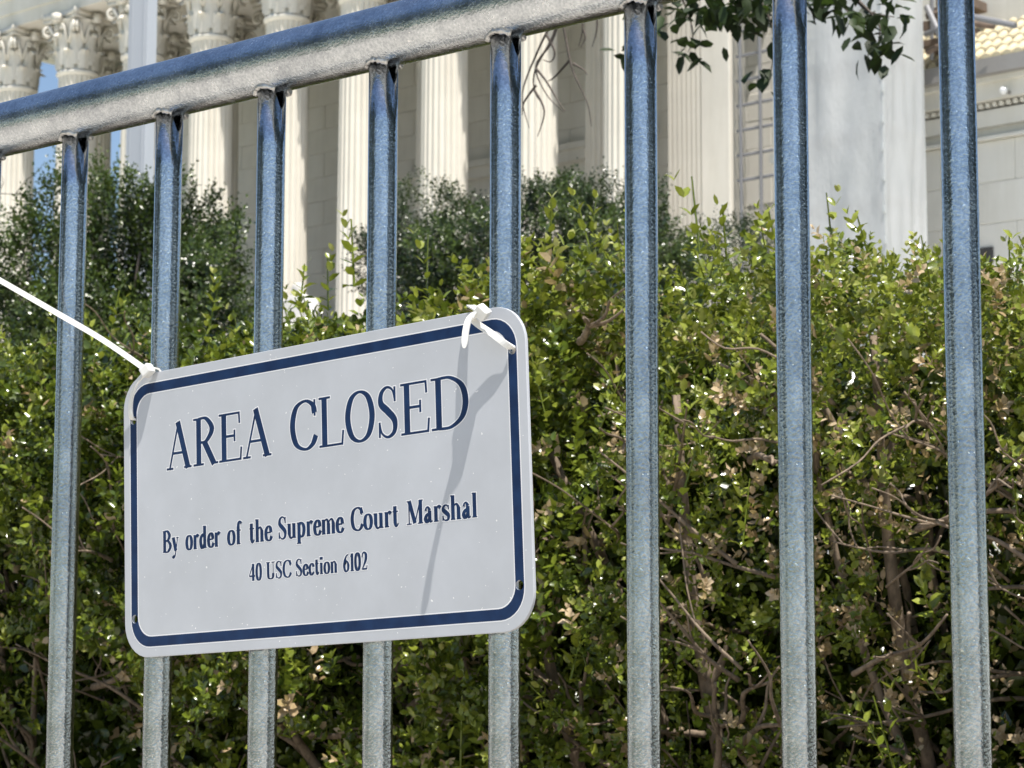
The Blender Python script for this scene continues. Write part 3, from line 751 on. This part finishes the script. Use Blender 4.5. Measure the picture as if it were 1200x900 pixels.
shrub('loose leafy evergreen shrub in front of the thick white pole', 165, 385, 5.2, .56, .5, .70, 6500, .028, .015, .66, 21, .45, .27)
shrub('small lower evergreen shrub left of the leafy one at the column foot', 45, 395, 5.0, .24, .3, .44, 1400, .024, .012, .55, 22, .5)
shrub('broad dark clipped evergreen shrub below the middle columns', 645, 322, 8.2, .66, .7, .47, 5600, .026, .014, .48, 23, .3)
shrub('dark grey-green evergreen shrub beside the broad clipped one', 525, 318, 8.0, .40, .5, .40, 2600, .024, .013, .36, 24, .35)
shrub('low feathery evergreen shrub at the foot of the smooth pier', 850, 352, 9.0, .42, .4, .36, 1500, .026, .010, .40, 25, .5)

# ------------------------------------------------------------------ tree whose branch hangs into the picture, bare sapling
def big_leaves(name, P, r_, L, W, tones, lo=False):
    protos = []
    for _ in range(14):
        sp = []
        for k in range(int(r_.integers(4, 8))):
            a = r_.uniform(0, 6.28); el = r_.uniform(-1.2, .4); s = r_.uniform(.7, 1.15)
            lv = leaf_proto(L*s, W*s, r_.uniform(.1, .4), r_.uniform(0, .3))[0]
            d = np.array([math.cos(a)*math.cos(el), math.sin(a)*math.cos(el), math.sin(el)]); dd, ss, nn = frame(d, np.array([0, 0, 1.])+r_.normal(0, .3, 3))
            sp.append((lv[:, :1]*dd+lv[:, 1:2]*ss+lv[:, 2:]*nn+r_.normal(0, L*.45, 3), .5))
        protos.append(sp)
    return build_leaves(name, protos, P, np.tile([0, 0, 1.], (len(P), 1))+r_.normal(0, .2, P.shape), tones, np.ones(len(P)), r_, lo=lo)[0]
def tree(label, base, height, cz, R, n, seed, extra=(), cat_group=None, L=.055, W=.03):
    r_ = np.random.default_rng(seed); rr = random.Random(seed); b0 = Vector(base)
    e = empty('broadleaf_tree', b0); tag(e, label, 'tree', cat_group)
    mb = MB(); tpts = [Vector(q) for q in catmull([(0, 0, 0), (.08, .05, height*.3), (-.05, .1, height*.6), (.1, 0, height)], 5)]
    mb.tube(tpts, [.17*(1-.8*i/(len(tpts)-1)) for i in range(len(tpts))], 10)
    obj('trunk', mb.mesh('trunk'), M_BARK, e, None, True)
    for k in range(10):
        a = rr.uniform(0, 6.28); s = tpts[rr.randint(len(tpts)//2, len(tpts)-2)]
        me = branch_mesh(s, (math.cos(a)*R*.85, math.sin(a)*R*.85, cz+rr.uniform(-.3, .7)*R*.8), .05, 6, seed*17+k, .2); me.materials.clear(); me.materials.append(M_BARK)
        obj('limb', me, None, e)
    u = r_.normal(size=(n*2, 3)); u /= np.linalg.norm(u, axis=1)[:, None]; rad = r_.random(n*2)**.42
    P = u*rad[:, None]*np.array([R, R, R*.8])+np.array([0, 0, cz]); P = P[Noise3(r_, 24, 1.4)(P) > -.35][:n]
    for q in extra:
        q = np.array(q); P = np.concatenate([P, q-np.array(b0)])
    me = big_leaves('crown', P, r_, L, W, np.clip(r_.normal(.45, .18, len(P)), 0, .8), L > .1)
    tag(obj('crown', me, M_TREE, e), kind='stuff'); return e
TY = 3.6
hang = []
for (x, y, n_, sx, sy) in ((742, 50, 2, 8, 12), (770, 20, 2, 8, 8), (808, 22, 3, 18, 14), (835, 12, 3, 18, 10), (800, 62, 1, 6, 6), (815, 66, 1, 5, 5), (870, 18, 4, 22, 12), (900, 22, 4, 15, 14), (898, 95, 1, 5, 5), (905, 98, 1, 4, 4), (930, 8, 2, 14, 6), (850, 4, 6, 60, 8),
                           (985, 18, 2, 10, 10), (998, 28, 1, 6, 6), (1015, 20, 2, 10, 6), (1030, 24, 2, 10, 6), (1046, 20, 1, 6, 5), (1022, 58, 2, 8, 5), (1036, 55, 1, 5, 5), (960, 4, 3, 30, 6), (1012, -6, 4, 40, 6), (760, -8, 5, 40, 8), (880, -10, 14, 110, 10)):
    for k in range(n_): hang.append(at(x+random.gauss(0, sx*.6), y+random.gauss(0, sy*.6), TY+random.uniform(-.15, .15)))
tr = tree('overhanging leafy tree with dark hanging sprays and bare drooping twigs above the hedge', (-.35, 5.6, 0), 4.6, 4.75, 2.2, 2300, 41, [np.array([tuple(h) for h in hang])])
OTR = Vector(tr.location)
def twig(parent, off, pix, Y, r0, n=5, name='twig'):
    pts = [Vector(q) for q in catmull([tuple(at(x, y, Y)) for x, y in pix], n)]
    m_ = len(pts); me = MB().tube([p-pts[0] for p in pts], [r0*(1-.75*i/(m_-1)) for i in range(m_)], 5).mesh(name); me.materials.append(M_BARK)
    obj(name, me, None, parent, pts[0]-off)
for pix in ([(760, -60), (800, 0), (812, 40), (806, 62)], [(840, -60), (862, -10), (880, 25)], [(860, -50), (905, 30), (902, 95)], [(930, -60), (975, -8), (1000, 22)], [(985, -30), (1012, 10), (1048, 20)], [(1005, 0), (1030, 28), (1028, 55)], [(720, -70), (735, 0), (744, 48)]):
    twig(tr, OTR, pix, TY, .0045)
for pix in ([(655, -40), (652, 30), (628, 80), (626, 105), (634, 120)], [(650, 20), (630, 60), (612, 110), (620, 150)], [(660, 10), (646, 50), (628, 78), (640, 110), (660, 131)], [(628, 80), (640, 95), (655, 120), (662, 131)], [(626, 105), (638, 130), (630, 160)], [(650, -30), (664, 50), (672, 85), (688, 120), (693, 148)],
            [(668, 70), (650, 90), (642, 95)], [(672, 75), (684, 82), (688, 88)], [(680, -20), (683, 30), (678, 55)], [(684, 35), (686, 45), (680, 56)], [(698, -10), (700, 30), (694, 55)], [(628, 100), (614, 120), (612, 135)], [(640, 40), (650, 60), (646, 72), (636, 70)]):
    twig(tr, OTR, pix, TY-.6, .0038)
sap = empty('bare_sapling', at(-120, 300, 6.3)*1.0); sap.location.z = 0; tag(sap, 'leafless sapling with thin grey twigs reaching across the end column', 'sapling')
OSP = Vector(sap.location)
mb = MB().tube([(0, 0, 0), (.02, .03, .9), (.0, .0, 1.7), (.05, 0, 2.8)], [.03, .025, .018, .008], 8); obj('trunk', mb.mesh('sapling_trunk'), M_BARK, sap, None, True)
for pix, r0 in (([(-120, 270), (-40, 285), (30, 289), (70, 300), (98, 303), (150, 308), (210, 305)], .006), ([(-120, 215), (-30, 224), (20, 228), (45, 228), (66, 226)], .004), ([(18, 228), (30, 212), (42, 203), (52, 190)], .003), ([(28, 292), (30, 268), (26, 250)], .0025), ([(-20, 250), (8, 262), (20, 250), (6, 238)], .0025),
                ([(0, 222), (4, 214), (2, 206)], .003), ([(-30, 300), (0, 288), (16, 272), (2, 266)], .0025), ([(64, 226), (62, 214), (52, 206)], .002), ([(-20, 330), (10, 310), (40, 318)], .0025), ([(110, 330), (118, 308), (124, 285)], .004)):
    twig(sap, OSP, pix, 6.3, r0, name='twig')

# street trees and kerb behind the photographer (seen only as reflections in the steel)
ST = (((-4.6, -6.4, 0), 3.2, 4.4, 'leafy street tree on the pavement facing the sign'), ((-9.0, -3.2, 0), 2.9, 4.0, 'leafy street tree beyond the far end of the barrier'),
      ((7.2, 1.6, 0), 3.0, 4.2, 'leafy street tree beyond the near end of the barrier'), ((6.0, 6.5, 0), 3.0, 4.4, 'leafy garden tree behind the near end of the hedge'))
for k, (b_, R_, cz_, lb) in enumerate(ST):
    tree(lb, b_, 4.5, cz_-.5, R_, 2700, 60+k, (), 'broadleaf trees standing around the pavement', .15, .09)

# ------------------------------------------------------------------ crowd barrier
S = .12; ZR = .63+.4667; RR = .0232; RB = .0110
bar_ = empty('crowd_barrier', (.36, 0, 0)); tag(bar_, 'galvanised steel crowd barrier with round top rail and upright bars', 'barrier')
OB = Vector(bar_.location)
XL, XR = -.60, 1.32
mb = MB(); cr = .11
path = [(XL, 0, .13), (XL, 0, .5), (XL, 0, ZR-cr)]+[(XL+cr-cr*math.cos(a), 0, ZR-cr+cr*math.sin(a)) for a in np.linspace(.15, math.pi/2, 8)]
path += [(x, 0, ZR) for x in np.linspace(XL+cr+.05, XR-cr-.05, 30)]
path += [(XR-cr+cr*math.sin(a), 0, ZR-cr+cr*math.cos(a)) for a in np.linspace(0, math.pi/2-.15, 8)]+[(XR, 0, ZR-cr), (XR, 0, .5), (XR, 0, .13)]
mb.tube(path, RR, 48)
obj('top_rail', mb.mesh('top_rail'), M_RAIL, bar_, -OB, True)
mb = MB().tube([(XL, 0, .15), (XR, 0, .15)], RR*.85, 24); obj('bottom_rail', mb.mesh('bottom_rail'), M_STEEL, bar_, -OB, True)
for x in (XL+.12, XR-.12):
    mb = MB().tube([(x, -.33, .012), (x, -.28, .05), (x, 0, .13), (x, .28, .05), (x, .33, .012)], .014, 12); obj('foot', mb.mesh('foot'), M_STEEL, bar_, -OB, True)
def bar_mesh():
    SEG = 72; V = []; F = []
    zb = .16; ztop = []
    for k in range(SEG):
        a = 2*math.pi*k/SEG; y = RB*math.sin(a)
        z = ZR-math.sqrt(RR*RR-y*y)+.0012
        for a0 in (0, math.pi):                                # drain notch towards +X and -X
            da = abs((a-a0+math.pi) % (2*math.pi)-math.pi); w = .60
            if da < w: z = min(z, ZR-RR-.0165*(1-(da/w)**1.5)+.002)
        ztop.append(z)
    rows = [zb, .4, .7, .95, 1.03]
    for z in rows: V += [(RB*math.cos(2*math.pi*k/SEG), RB*math.sin(2*math.pi*k/SEG), z) for k in range(SEG)]
    V += [(RB*math.cos(2*math.pi*k/SEG), RB*math.sin(2*math.pi*k/SEG), ztop[k]) for k in range(SEG)]
    ri = RB-.0016
    V += [(ri*math.cos(2*math.pi*k/SEG), ri*math.sin(2*math.pi*k/SEG), ztop[k]) for k in range(SEG)]
    V += [(ri*math.cos(2*math.pi*k/SEG), ri*math.sin(2*math.pi*k/SEG), 1.0) for k in range(SEG)]
    for i in range(len(rows)+2):
        for k in range(SEG): F.append((i*SEG+k, i*SEG+(k+1) % SEG, (i+1)*SEG+(k+1) % SEG, (i+1)*SEG+k))
    me = mesh_pd('bar', V, F)
    for i, p in enumerate(me.polygons): p.use_smooth = (i//SEG) not in (len(rows),)
    me.materials.append(M_STEEL); return me
def weld_mesh(seed):
    """lumpy bead where the bar meets the rail, open at the drain notches"""
    r_ = random.Random(seed); mb = MB()
    for a0, a1 in ((math.pi+.65, 2*math.pi-.58), (.65, math.pi-.65)):
        pts = []; rad = []
        for i in range(15):
            a = a0+(a1-a0)*i/14; rr = RB+.0012; y = rr*math.sin(a)
            pts.append((rr*math.cos(a), y, ZR-math.sqrt(RR*RR-y*y)-.0004)); rad.append(.0022*r_.uniform(.55, 1.35)+(.0010 if i in (0, 14) else 0))
        mb.tube(pts, rad, 8)
    me = mb.mesh('weld'); me.polygons.foreach_set('use_smooth', [True]*len(me.polygons)); me.materials.append(M_WELD); return me
bm_ = bar_mesh(); welds = [weld_mesh(k) for k in range(4)]
for i in range(-4, 11):
    o = obj('bar', bm_, None, bar_, Vector((i*S, 0, 0))-OB)
    obj('weld', welds[i % 4], None, o)

# ------------------------------------------------------------------ sign
TH = RAD(2.55); SC = Vector((.3078, -.0175, .63+.1272)); SW, SH = .4215, .2240
sign = empty('closure_sign', SC); sign.rotation_euler = (0, -TH, 0)
tag(sign, 'white rectangular metal sign reading AREA CLOSED in navy letters, tied to the bars', 'sign')
HOLES = [(.1987, .0805), (.1985, -.0810), (-.1987, .0763), (-.1985, -.0815)]
def rrect(w, h, r, n=8):
    out = []
    for (cx, cy, a0) in ((w/2-r, h/2-r, 0), (-w/2+r, h/2-r, 90), (-w/2+r, -h/2+r, 180), (w/2-r, -h/2+r, 270)):
        for i in range(n+1):
            a = RAD(a0+90*i/n); out.append((cx+r*math.cos(a), cy+r*math.sin(a)))
    return out
def circ(c, r, n=20): return [(c[0]+r*math.cos(2*math.pi*i/n), c[1]+r*math.sin(2*math.pi*i/n)) for i in range(n)]
def flat(name, loops, depth, bev=0.0):
    """filled 2D outline with holes, standing in the XZ plane, front towards -Y"""
    cu = bpy.data.curves.new(name, 'CURVE'); cu.dimensions = '2D'; cu.fill_mode = 'BOTH'; cu.extrude = depth/2; cu.bevel_depth = bev
    for lp in loops:
        s = cu.splines.new('POLY'); s.points.add(len(lp)-1); s.use_cyclic_u = True
        for q, (x, y) in zip(s.points, lp): q.co = (x, y, 0, 1)
    o = bpy.data.objects.new(name, cu); COL.objects.link(o)
    dg = bpy.context.evaluated_depsgraph_get(); me = bpy.data.meshes.new_from_object(o.evaluated_get(dg)); bpy.data.objects.remove(o)
    me.transform(Matrix.Rotation(math.pi/2, 4, 'X')); me.materials.clear(); me.name = name; return me
CR = .027
obj('plate', flat('plate', [rrect(SW-.0008, SH-.0008, CR)]+[circ(h, .0041) for h in HOLES], .0020, .0004), M_SIGN, sign)
FR = -.0014                                                     # front face of the plate (y)
def ring(name, inset, width, r, m, dy, hr):
    w0, h0 = SW-2*inset, SH-2*inset
    o = obj(name, flat(name, [rrect(w0, h0, r), rrect(w0-2*width, h0-2*width, max(.004, r-width*.75))]+[circ(h, hr) for h in HOLES], .00002), m, sign); o.location.y = FR-dy; return o
ring('border_keyline', .0073, .0095, CR-.0045, M_HALO, .00004, .0034)
ring('border', .0082, .0077, CR-.0055, M_NAVY, .00008, .0034)

GL = {}
def g(ch, w, *strokes): GL[ch] = (w, strokes)
T, t_, A_ = 'T', 't', 'a'
def ser(x0, x1, y): return ('L', [(x0, y), (x1, y)], 's')
B0, B1, XB = .022, .978, .66
g('A', .98, ('L', [(.12, 0), (.49, 1)], t_), ('L', [(.46, 1), (.86, 0)], T), ('L', [(.25, .34), (.74, .34)], t_), ser(0, .27, B0), ser(.70, 1, B0))
g('B', .9, ('L', [(.22, 0), (.22, 1)], T), ('C', [(.2, B1), (.55, .97), (.79, .76), (.55, .54), (.2, .53)], A_), ('C', [(.2, .53), (.6, .52), (.9, .28), (.6, .03), (.2, B0)], A_), ser(0, .3, B0), ser(0, .3, B1))
g('C', .9, ('C', [(.93, .72), (.86, .89), (.58, .985), (.24, .86), (.11, .5), (.24, .14), (.58, .015), (.84, .10), (.97, .27)], A_), ('L', [(.935, .66), (.935, .99)], t_))
g('D', .98, ('L', [(.2, 0), (.2, 1)], T), ('C', [(.2, B1), (.52, .97), (.82, .80), (.92, .5), (.82, .20), (.52, .03), (.2, B0)], A_), ser(0, .4, B0), ser(0, .4, B1))
g('E', .86, ('L', [(.24, 0), (.24, 1)], T), ser(.02, .92, B1), ser(.02, .96, B0), ('L', [(.24, .52), (.70, .52)], t_), ('L', [(.90, 1), (.92, .76)], t_), ('L', [(.95, 0), (.99, .27)], t_), ('L', [(.70, .40), (.70, .64)], t_))
g('L', .84, ('L', [(.24, 0), (.24, 1)], T), ser(.02, .48, B1), ser(.02, .94, B0), ('L', [(.93, 0), (.98, .29)], t_))
g('M', 1.2, ('L', [(.15, 0), (.15, 1)], t_), ('L', [(.17, 1), (.50, .04)], T), ('L', [(.50, .04), (.84, 1)], t_), ('L', [(.85, 0), (.85, 1)], T), ser(0, .30, B0), ser(.68, 1, B0), ser(.02, .2, B1), ser(.82, 1, B1))
g('O', .98, ('O', [(.5, .985), (.22, .86), (.10, .5), (.22, .14), (.5, .015), (.78, .14), (.90, .5), (.78, .86)], A_))
g('R', .95, ('L', [(.22, 0), (.22, 1)], T), ('C', [(.2, B1), (.52, .97), (.76, .74), (.52, .50), (.2, .49)], A_), ('L', [(.44, .5), (.84, 0)], T), ser(.0, .42, B0), ser(0, .3, B1), ser(.76, 1, B0))
SP = [(.84, .74), (.74, .92), (.48, .985), (.22, .88), (.19, .68), (.5, .52), (.82, .33), (.80, .11), (.5, .015), (.22, .10), (.12, .28)]
SWD = [.3, .3, .35, .7, .95, 1, .95, .7, .35, .3, .3]
g('S', .72, ('C', SP, SWD), ('L', [(.85, .69), (.85, .98)], t_), ('L', [(.11, .02), (.11, .32)], t_))
g('U', .95, ('L', [(.22, 1), (.22, .3)], T), ('C', [(.22, .34), (.28, .09), (.54, .02), (.76, .11), (.80, .34)], A_), ('L', [(.80, .3), (.80, 1)], t_), ser(0, .44, B1), ser(.62, 1, B1))
g('a', .62, ('L', [(.66, .50), (.66, .08)], T), ('C', [(.20, .50), (.28, .62), (.50, .645), (.66, .5)], [.7, .4, .4, 1]), ('C', [(.66, .40), (.35, .33), (.17, .17), (.34, .02), (.64, .13)], A_), ('C', [(.66, .1), (.74, .02), (.97, .06)], t_))
g('c', .6, ('C', [(.88, .48), (.72, .62), (.48, .645), (.2, .5), (.16, .3), (.28, .08), (.55, .015), (.92, .17)], A_), ('L', [(.80, .47), (.86, .56)], T))
g('d', .72, ('L', [(.72, 0), (.72, 1.02)], T), ('C', [(.72, .54), (.50, .645), (.22, .5), (.17, .27), (.32, .03), (.56, .04), (.72, .15)], A_), ser(.5, .72, 1.0), ser(.72, .98, B0))
g('e', .62, ('L', [(.2, .37), (.86, .37)], t_), ('C', [(.86, .37), (.78, .57), (.52, .645), (.24, .52), (.16, .32), (.26, .10), (.54, .015), (.78, .06), (.95, .2)], A_))
g('f', .5, ('L', [(.38, 0), (.38, .80)], T), ('C', [(.38, .76), (.44, .95), (.68, 1.02), (.95, .93)], [1, .8, .4, .7]), ser(.06, .82, .63), ser(.08, .74, B0))
g('h', .74, ('L', [(.22, 0), (.22, 1.02)], T), ('C', [(.22, .48), (.42, .62), (.62, .63), (.76, .46)], [.3, .4, .5, 1]), ('L', [(.76, .5), (.76, 0)], T), ser(0, .44, B0), ser(.56, 1, B0), ser(0, .2, 1.0))
g('i', .38, ('L', [(.5, 0), (.5, .65)], T), ('L', [(.5, .82), (.5, .98)], 'D'), ser(.05, .95, B0), ser(.05, .5, .63))
g('l', .38, ('L', [(.5, 0), (.5, 1.02)], T), ser(.05, .95, B0), ser(.05, .5, 1.0))
g('m', 1.12, ('L', [(.14, 0), (.14, .65)], T), ('L', [(.50, .46), (.50, 0)], T), ('L', [(.86, .46), (.86, 0)], T), ('C', [(.14, .48), (.28, .62), (.42, .62), (.50, .44)], [.3, .4, .5, 1]), ('C', [(.50, .48), (.64, .62), (.78, .62), (.86, .44)], [.3, .4, .5, 1]), ser(0, .28, B0), ser(.36, .64, B0), ser(.72, 1, B0), ser(0, .14, .63))
g('n', .74, ('L', [(.22, 0), (.22, .65)], T), ('C', [(.22, .48), (.42, .62), (.62, .63), (.76, .46)], [.3, .4, .5, 1]), ('L', [(.76, .5), (.76, 0)], T), ser(0, .44, B0), ser(.56, 1, B0), ser(0, .2, .63))
g('o', .68, ('O', [(.5, .645), (.24, .56), (.14, .33), (.24, .10), (.5, .015), (.76, .10), (.86, .33), (.76, .56)], A_))
g('p', .74, ('L', [(.25, .65), (.25, -.28)], T), ('C', [(.25, .52), (.46, .635), (.74, .54), (.83, .33), (.72, .09), (.48, .015), (.25, .13)], A_), ser(0, .5, -.26), ser(.02, .25, .63))
g('r', .54, ('L', [(.32, 0), (.32, .65)], T), ('C', [(.32, .42), (.50, .58), (.72, .64), (.93, .56)], [.3, .4, .6, 1]), ser(.04, .66, B0), ser(.04, .32, .63))
g('s', .55, ('C', [(x, y*.655) for x, y in SP], SWD), ('L', [(.84, .45), (.84, .645)], t_), ('L', [(.12, .01), (.12, .22)], t_))
g('t', .46, ('L', [(.42, .86), (.42, .14)], T), ('C', [(.42, .18), (.50, .04), (.72, .02), (.98, .12)], [1, .7, .4, .3]), ser(.04, .92, .63))
g('u', .74, ('L', [(.22, .65), (.22, .18)], T), ('C', [(.22, .22), (.32, .05), (.52, .02), (.76, .17)], [1, .6, .4, .3]), ('L', [(.76, .65), (.76, 0)], T), ser(0, .22, .63), ser(.54, .76, .63), ser(.76, 1, B0))
g('y', .7, ('L', [(.2, .65), (.56, .03)], T), ('C', [(.84, .65), (.60, .08), (.44, -.2), (.22, -.27), (.10, -.2)], [.3, .35, .4, .6, .9]), ser(0, .44, .63), ser(.64, 1, .63))
g('0', .62, ('O', [(.5, .985), (.24, .86), (.14, .5), (.24, .14), (.5, .015), (.76, .14), (.86, .5), (.76, .86)], A_))
g('1', .42, ('L', [(.55, 0), (.55, 1)], T), ('L', [(.14, .82), (.5, .97)], t_), ser(.1, 1, B0))
g('2', .62, ('C', [(.16, .72), (.26, .92), (.52, .985), (.80, .84), (.74, .56), (.44, .28), (.14, .06)], [.5, .5, .5, 1, 1, .6, .4]), ('L', [(.12, .06), (.90, .06)], 'h'), ('L', [(.88, .03), (.95, .25)], t_))
g('4', .66, ('L', [(.68, 0), (.68, 1)], T), ('L', [(.66, .98), (.06, .30)], t_), ('L', [(.04, .28), (.98, .28)], 'h'))
g('6', .62, ('C', [(.86, .96), (.54, .88), (.26, .62), (.16, .32), (.28, .08), (.52, .015), (.78, .12), (.84, .34), (.70, .54), (.46, .56), (.22, .40)], [.3, .5, .9, 1, .8, .4, .8, 1, .6, .4, .3]))

class Letters:
    def __init__(s): s.v = []; s.f = []; s.k = 0
    def strip(s, pts, wid, closed):
        n0 = len(s.v); m = len(pts); y = -(s.k % 60)*6e-7; s.k += 1
        for i in range(m):
            a = pts[(i-1) % m] if closed or i > 0 else pts[0]; b = pts[(i+1) % m] if closed or i < m-1 else pts[-1]
            d = np.array(b)-np.array(a); d = d/(np.hypot(*d)+1e-12); nx, nz = -d[1], d[0]
            for sg in (-1, 1): s.v.append((pts[i][0]+sg*nx*wid[i]/2, y, pts[i][1]+sg*nz*wid[i]/2))
        for i in range(m if closed else m-1):
            j = (i+1) % m; s.f.append((n0+2*i, n0+2*i+1, n0+2*j+1, n0+2*j))
    def glyph(s, ch, u, v, W, H, bold, grow, slant=0.0):
        Tw, tw = H*bold, H*bold*.36
        for kind, pts, w in GL[ch][1]:
            P = [(u+x*W, v+y*H) for x, y in pts]
            if kind == 'L':
                (x0, y0), (x1, y1) = P; d = np.array([x1-x0, y1-y0]); d = d/np.hypot(*d)*grow/2
                ww = {'T': Tw, 't': tw, 's': H*.045 if bold < .15 else H*.055, 'h': H*.10, 'D': Tw*1.25}[w]+grow
                s.strip([(x0-d[0], y0-d[1]), (x1+d[0], y1+d[1])], [ww, ww], False)
            else:
                cl = kind == 'O'; n_ = 7; Q = catmull(P, n_, cl); m = len(Q)
                if isinstance(w, list): wd = [np.interp(i/n_, range(len(w)), w)*Tw+grow for i in range(m)]
                elif w == 't': wd = [tw+grow]*m
                else:
                    wd = []
                    for i in range(m):
                        a = Q[(i-1) % m] if cl or i > 0 else Q[0]; b = Q[(i+1) % m] if cl or i < m-1 else Q[-1]
                        d = b-a; q = abs(d[1])/(np.hypot(*d)+1e-12); wd.append(tw+(Tw-tw)*q**1.6+grow)
                s.strip([tuple(q) for q in Q], wd, cl)
def su(px, py):
    """sign coordinates of a point of the sign face seen at (px, py)"""
    p = at(px, py, SC.y-.0015)-SC; return p.x*math.cos(TH)+p.z*math.sin(TH), -p.x*math.sin(TH)+p.z*math.cos(TH)
def zx(x): return 180+x/3.158
def text_line(name, items, vbase, H, bold, halo):
    fill, key = Letters(), Letters()
    for word, x0, x1, yy in items:
        u0, u1 = su(zx(x0), yy)[0], su(zx(x1), yy)[0]; tot = sum(GL[c][0] for c in word)+.07*(len(word)-1); k = (u1-u0)/tot; u = u0
        for c in word:
            W = GL[c][0]*k
            fill.glyph(c, u, vbase, W, H, bold, 0); key.glyph(c, u, vbase, W, H, bold, halo); u += W+.07*k
    a = obj(name+'_keyline', mesh_pd(name+'_keyline', key.v, key.f), M_HALO, sign); a.location.y = FR-.00004
    o = obj(name, mesh_pd(name, fill.v, fill.f), M_NAVY, sign); o.location.y = FR-.00010
text_line('headline_lettering', [(c, a, b, 430+yc/3.158) for c, a, b, yc in (('A', 48, 140, 300), ('R', 147, 238, 275), ('E', 240, 325, 260), ('A', 330, 435, 245), ('C', 503, 603, 210), ('L', 610, 703, 200), ('O', 707, 820, 180), ('S', 827, 905, 165), ('E', 912, 1019, 145), ('D', 1027, 1166, 135))], .0322, .0372, .148, .0016)
text_line('order_lettering', [(w, a, b, 430+yc/3.158) for w, a, b, yc in (('By', 34, 93, 660), ('order', 119, 246, 640), ('of', 273, 327, 630), ('the', 354, 438, 615), ('Supreme', 461, 703, 590), ('Court', 730, 907, 565), ('Marshal', 936, 1198, 530))], -.0318, .0168, .205, .0013)
text_line('section_lettering', [(w, a, b, 430+yc/3.158) for w, a, b, yc in (('40', 353, 400, 770), ('USC', 417, 509, 765), ('Section', 526, 680, 750), ('6102', 702, 791, 730))], -.0605, .0128, .205, .0013)

# ------------------------------------------------------------------ cable ties
def swp(u, v, out):                                              # point on / in front of the sign face
    return Vector((SC.x+u*math.cos(TH)-v*math.sin(TH), SC.y-.0014-out, SC.z+u*math.sin(TH)+v*math.cos(TH)))
def tie(name, label, pts, nrm, head, hdir, w, tail_pts=None, tail_nrm=None):
    e = empty(name, head); tag(e, label, 'cable tie', 'white cable ties holding the sign'); o0 = Vector(head)
    ps_ = [Vector(q) for q in catmull([tuple(p-o0) for p in pts], 6)]; ns_ = [Vector(q) for q in catmull([tuple(q) for q in nrm], 6)]
    obj('strap', MB().ribbon(ps_, ns_, w, .0013).mesh('strap'), M_TIE, e)
    if tail_pts:
        ps_ = [Vector(q) for q in catmull([tuple(p-o0) for p in tail_pts], 6)]; ns_ = [Vector(q) for q in catmull([tuple(q) for q in tail_nrm], 6)]
        k = len(ps_); wd = [w if i < k-3 else w*(.9, .65, .3)[i-(k-3)] for i in range(k)]
        obj('tail', MB().ribbon(ps_, ns_, wd, .0012).mesh('tail'), M_TIE, e)
    hb = bevel(MB().box(-.0048, .0048, -.0040, .0040, -.0042, .0042).mesh('head'), .0012, 2)
    h = obj('head', hb, M_TIE, e); h.rotation_euler = hdir; return e
hr = HOLES[0]
def bar_loop(bx, z0, z1, sg):
    q = [(.0135, -.005), (.0132, .004), (.008, .0116), (0, .0132), (-.008, .0116), (-.0132, .003), (-.0150, -.011)]
    return [Vector((bx+sg*x, y, z0+(z1-z0)*i/6)) for i, (x, y) in enumerate(q)], [(sg*x, y, 0) for x, y in q]
hd = at(565, 366, SC.y-.017)
bp_, bn_ = bar_loop(.48, SC.z+.089, SC.z+.106, 1)
CF = (.62, -.78, .1)                                            # the strap's flat side
tie('cable_tie', 'short white cable tie with curled tail through the upper right hole of the sign',
    [hd, swp(.174, .1035, .0120), swp(.187, .0920, .0065), swp(hr[0]-.001, hr[1]+.0024, .0032), swp(hr[0], hr[1]+.0012, -.0035)]+bp_+[swp(.1640, .1128, -.0045), swp(.1645, .1155, .004), hd],
    [(.2, -1, .6), (.2, -1, .5), (.2, -1, .4), (.1, -1, -.2), (0, .5, -1)]+bn_+[(-.3, .8, .6), (0, 0, 1), (.2, -.6, 1)], hd, (.5, .75, .5), .0046,
    [hd, at(557, 366, -.038), at(550, 373, -.044), at(546, 387, -.047), at(544, 408, -.048)], [(.2, -.4, 1), (-.1, -.5, 1), (.1, -.8, .6), (.35, -.9, .3), (.45, -.9, .2)])
hl = HOLES[2]; hd2 = swp(-.1745, .1130, .006)
e0 = at(-60, 294, -.060); e1 = at(60, 363, -.05)
bp_, bn_ = bar_loop(.12, SC.z+.068, SC.z+.092, -1)
tie('cable_tie', 'white cable tie with a long straight tail at the upper left corner of the sign',
    [hd2, swp(-.188, .1035, .0065), swp(-.1965, .0900, .0045), swp(hl[0]+.001, hl[1]+.0022, .003), swp(hl[0]+.0005, hl[1]+.001, -.0035)]+bp_+[swp(-.1690, .1140, -.001), hd2],
    [(0, -1, .5), (0, -1, .3), (0, -1, .3), (0, -1, -.2), (0, .5, -1)]+bn_+[(.2, .2, 1), (0, -1, .5)], hd2, (0, -.6, .2), .0045,
    [hd2, at(120, 398, -.038), e1, e0, at(-140, 248, -.07)], [(0, -1, .5), (.1, -1, .4), (.1, -1, .4), (.1, -1, .4), (.1, -1, .4)])
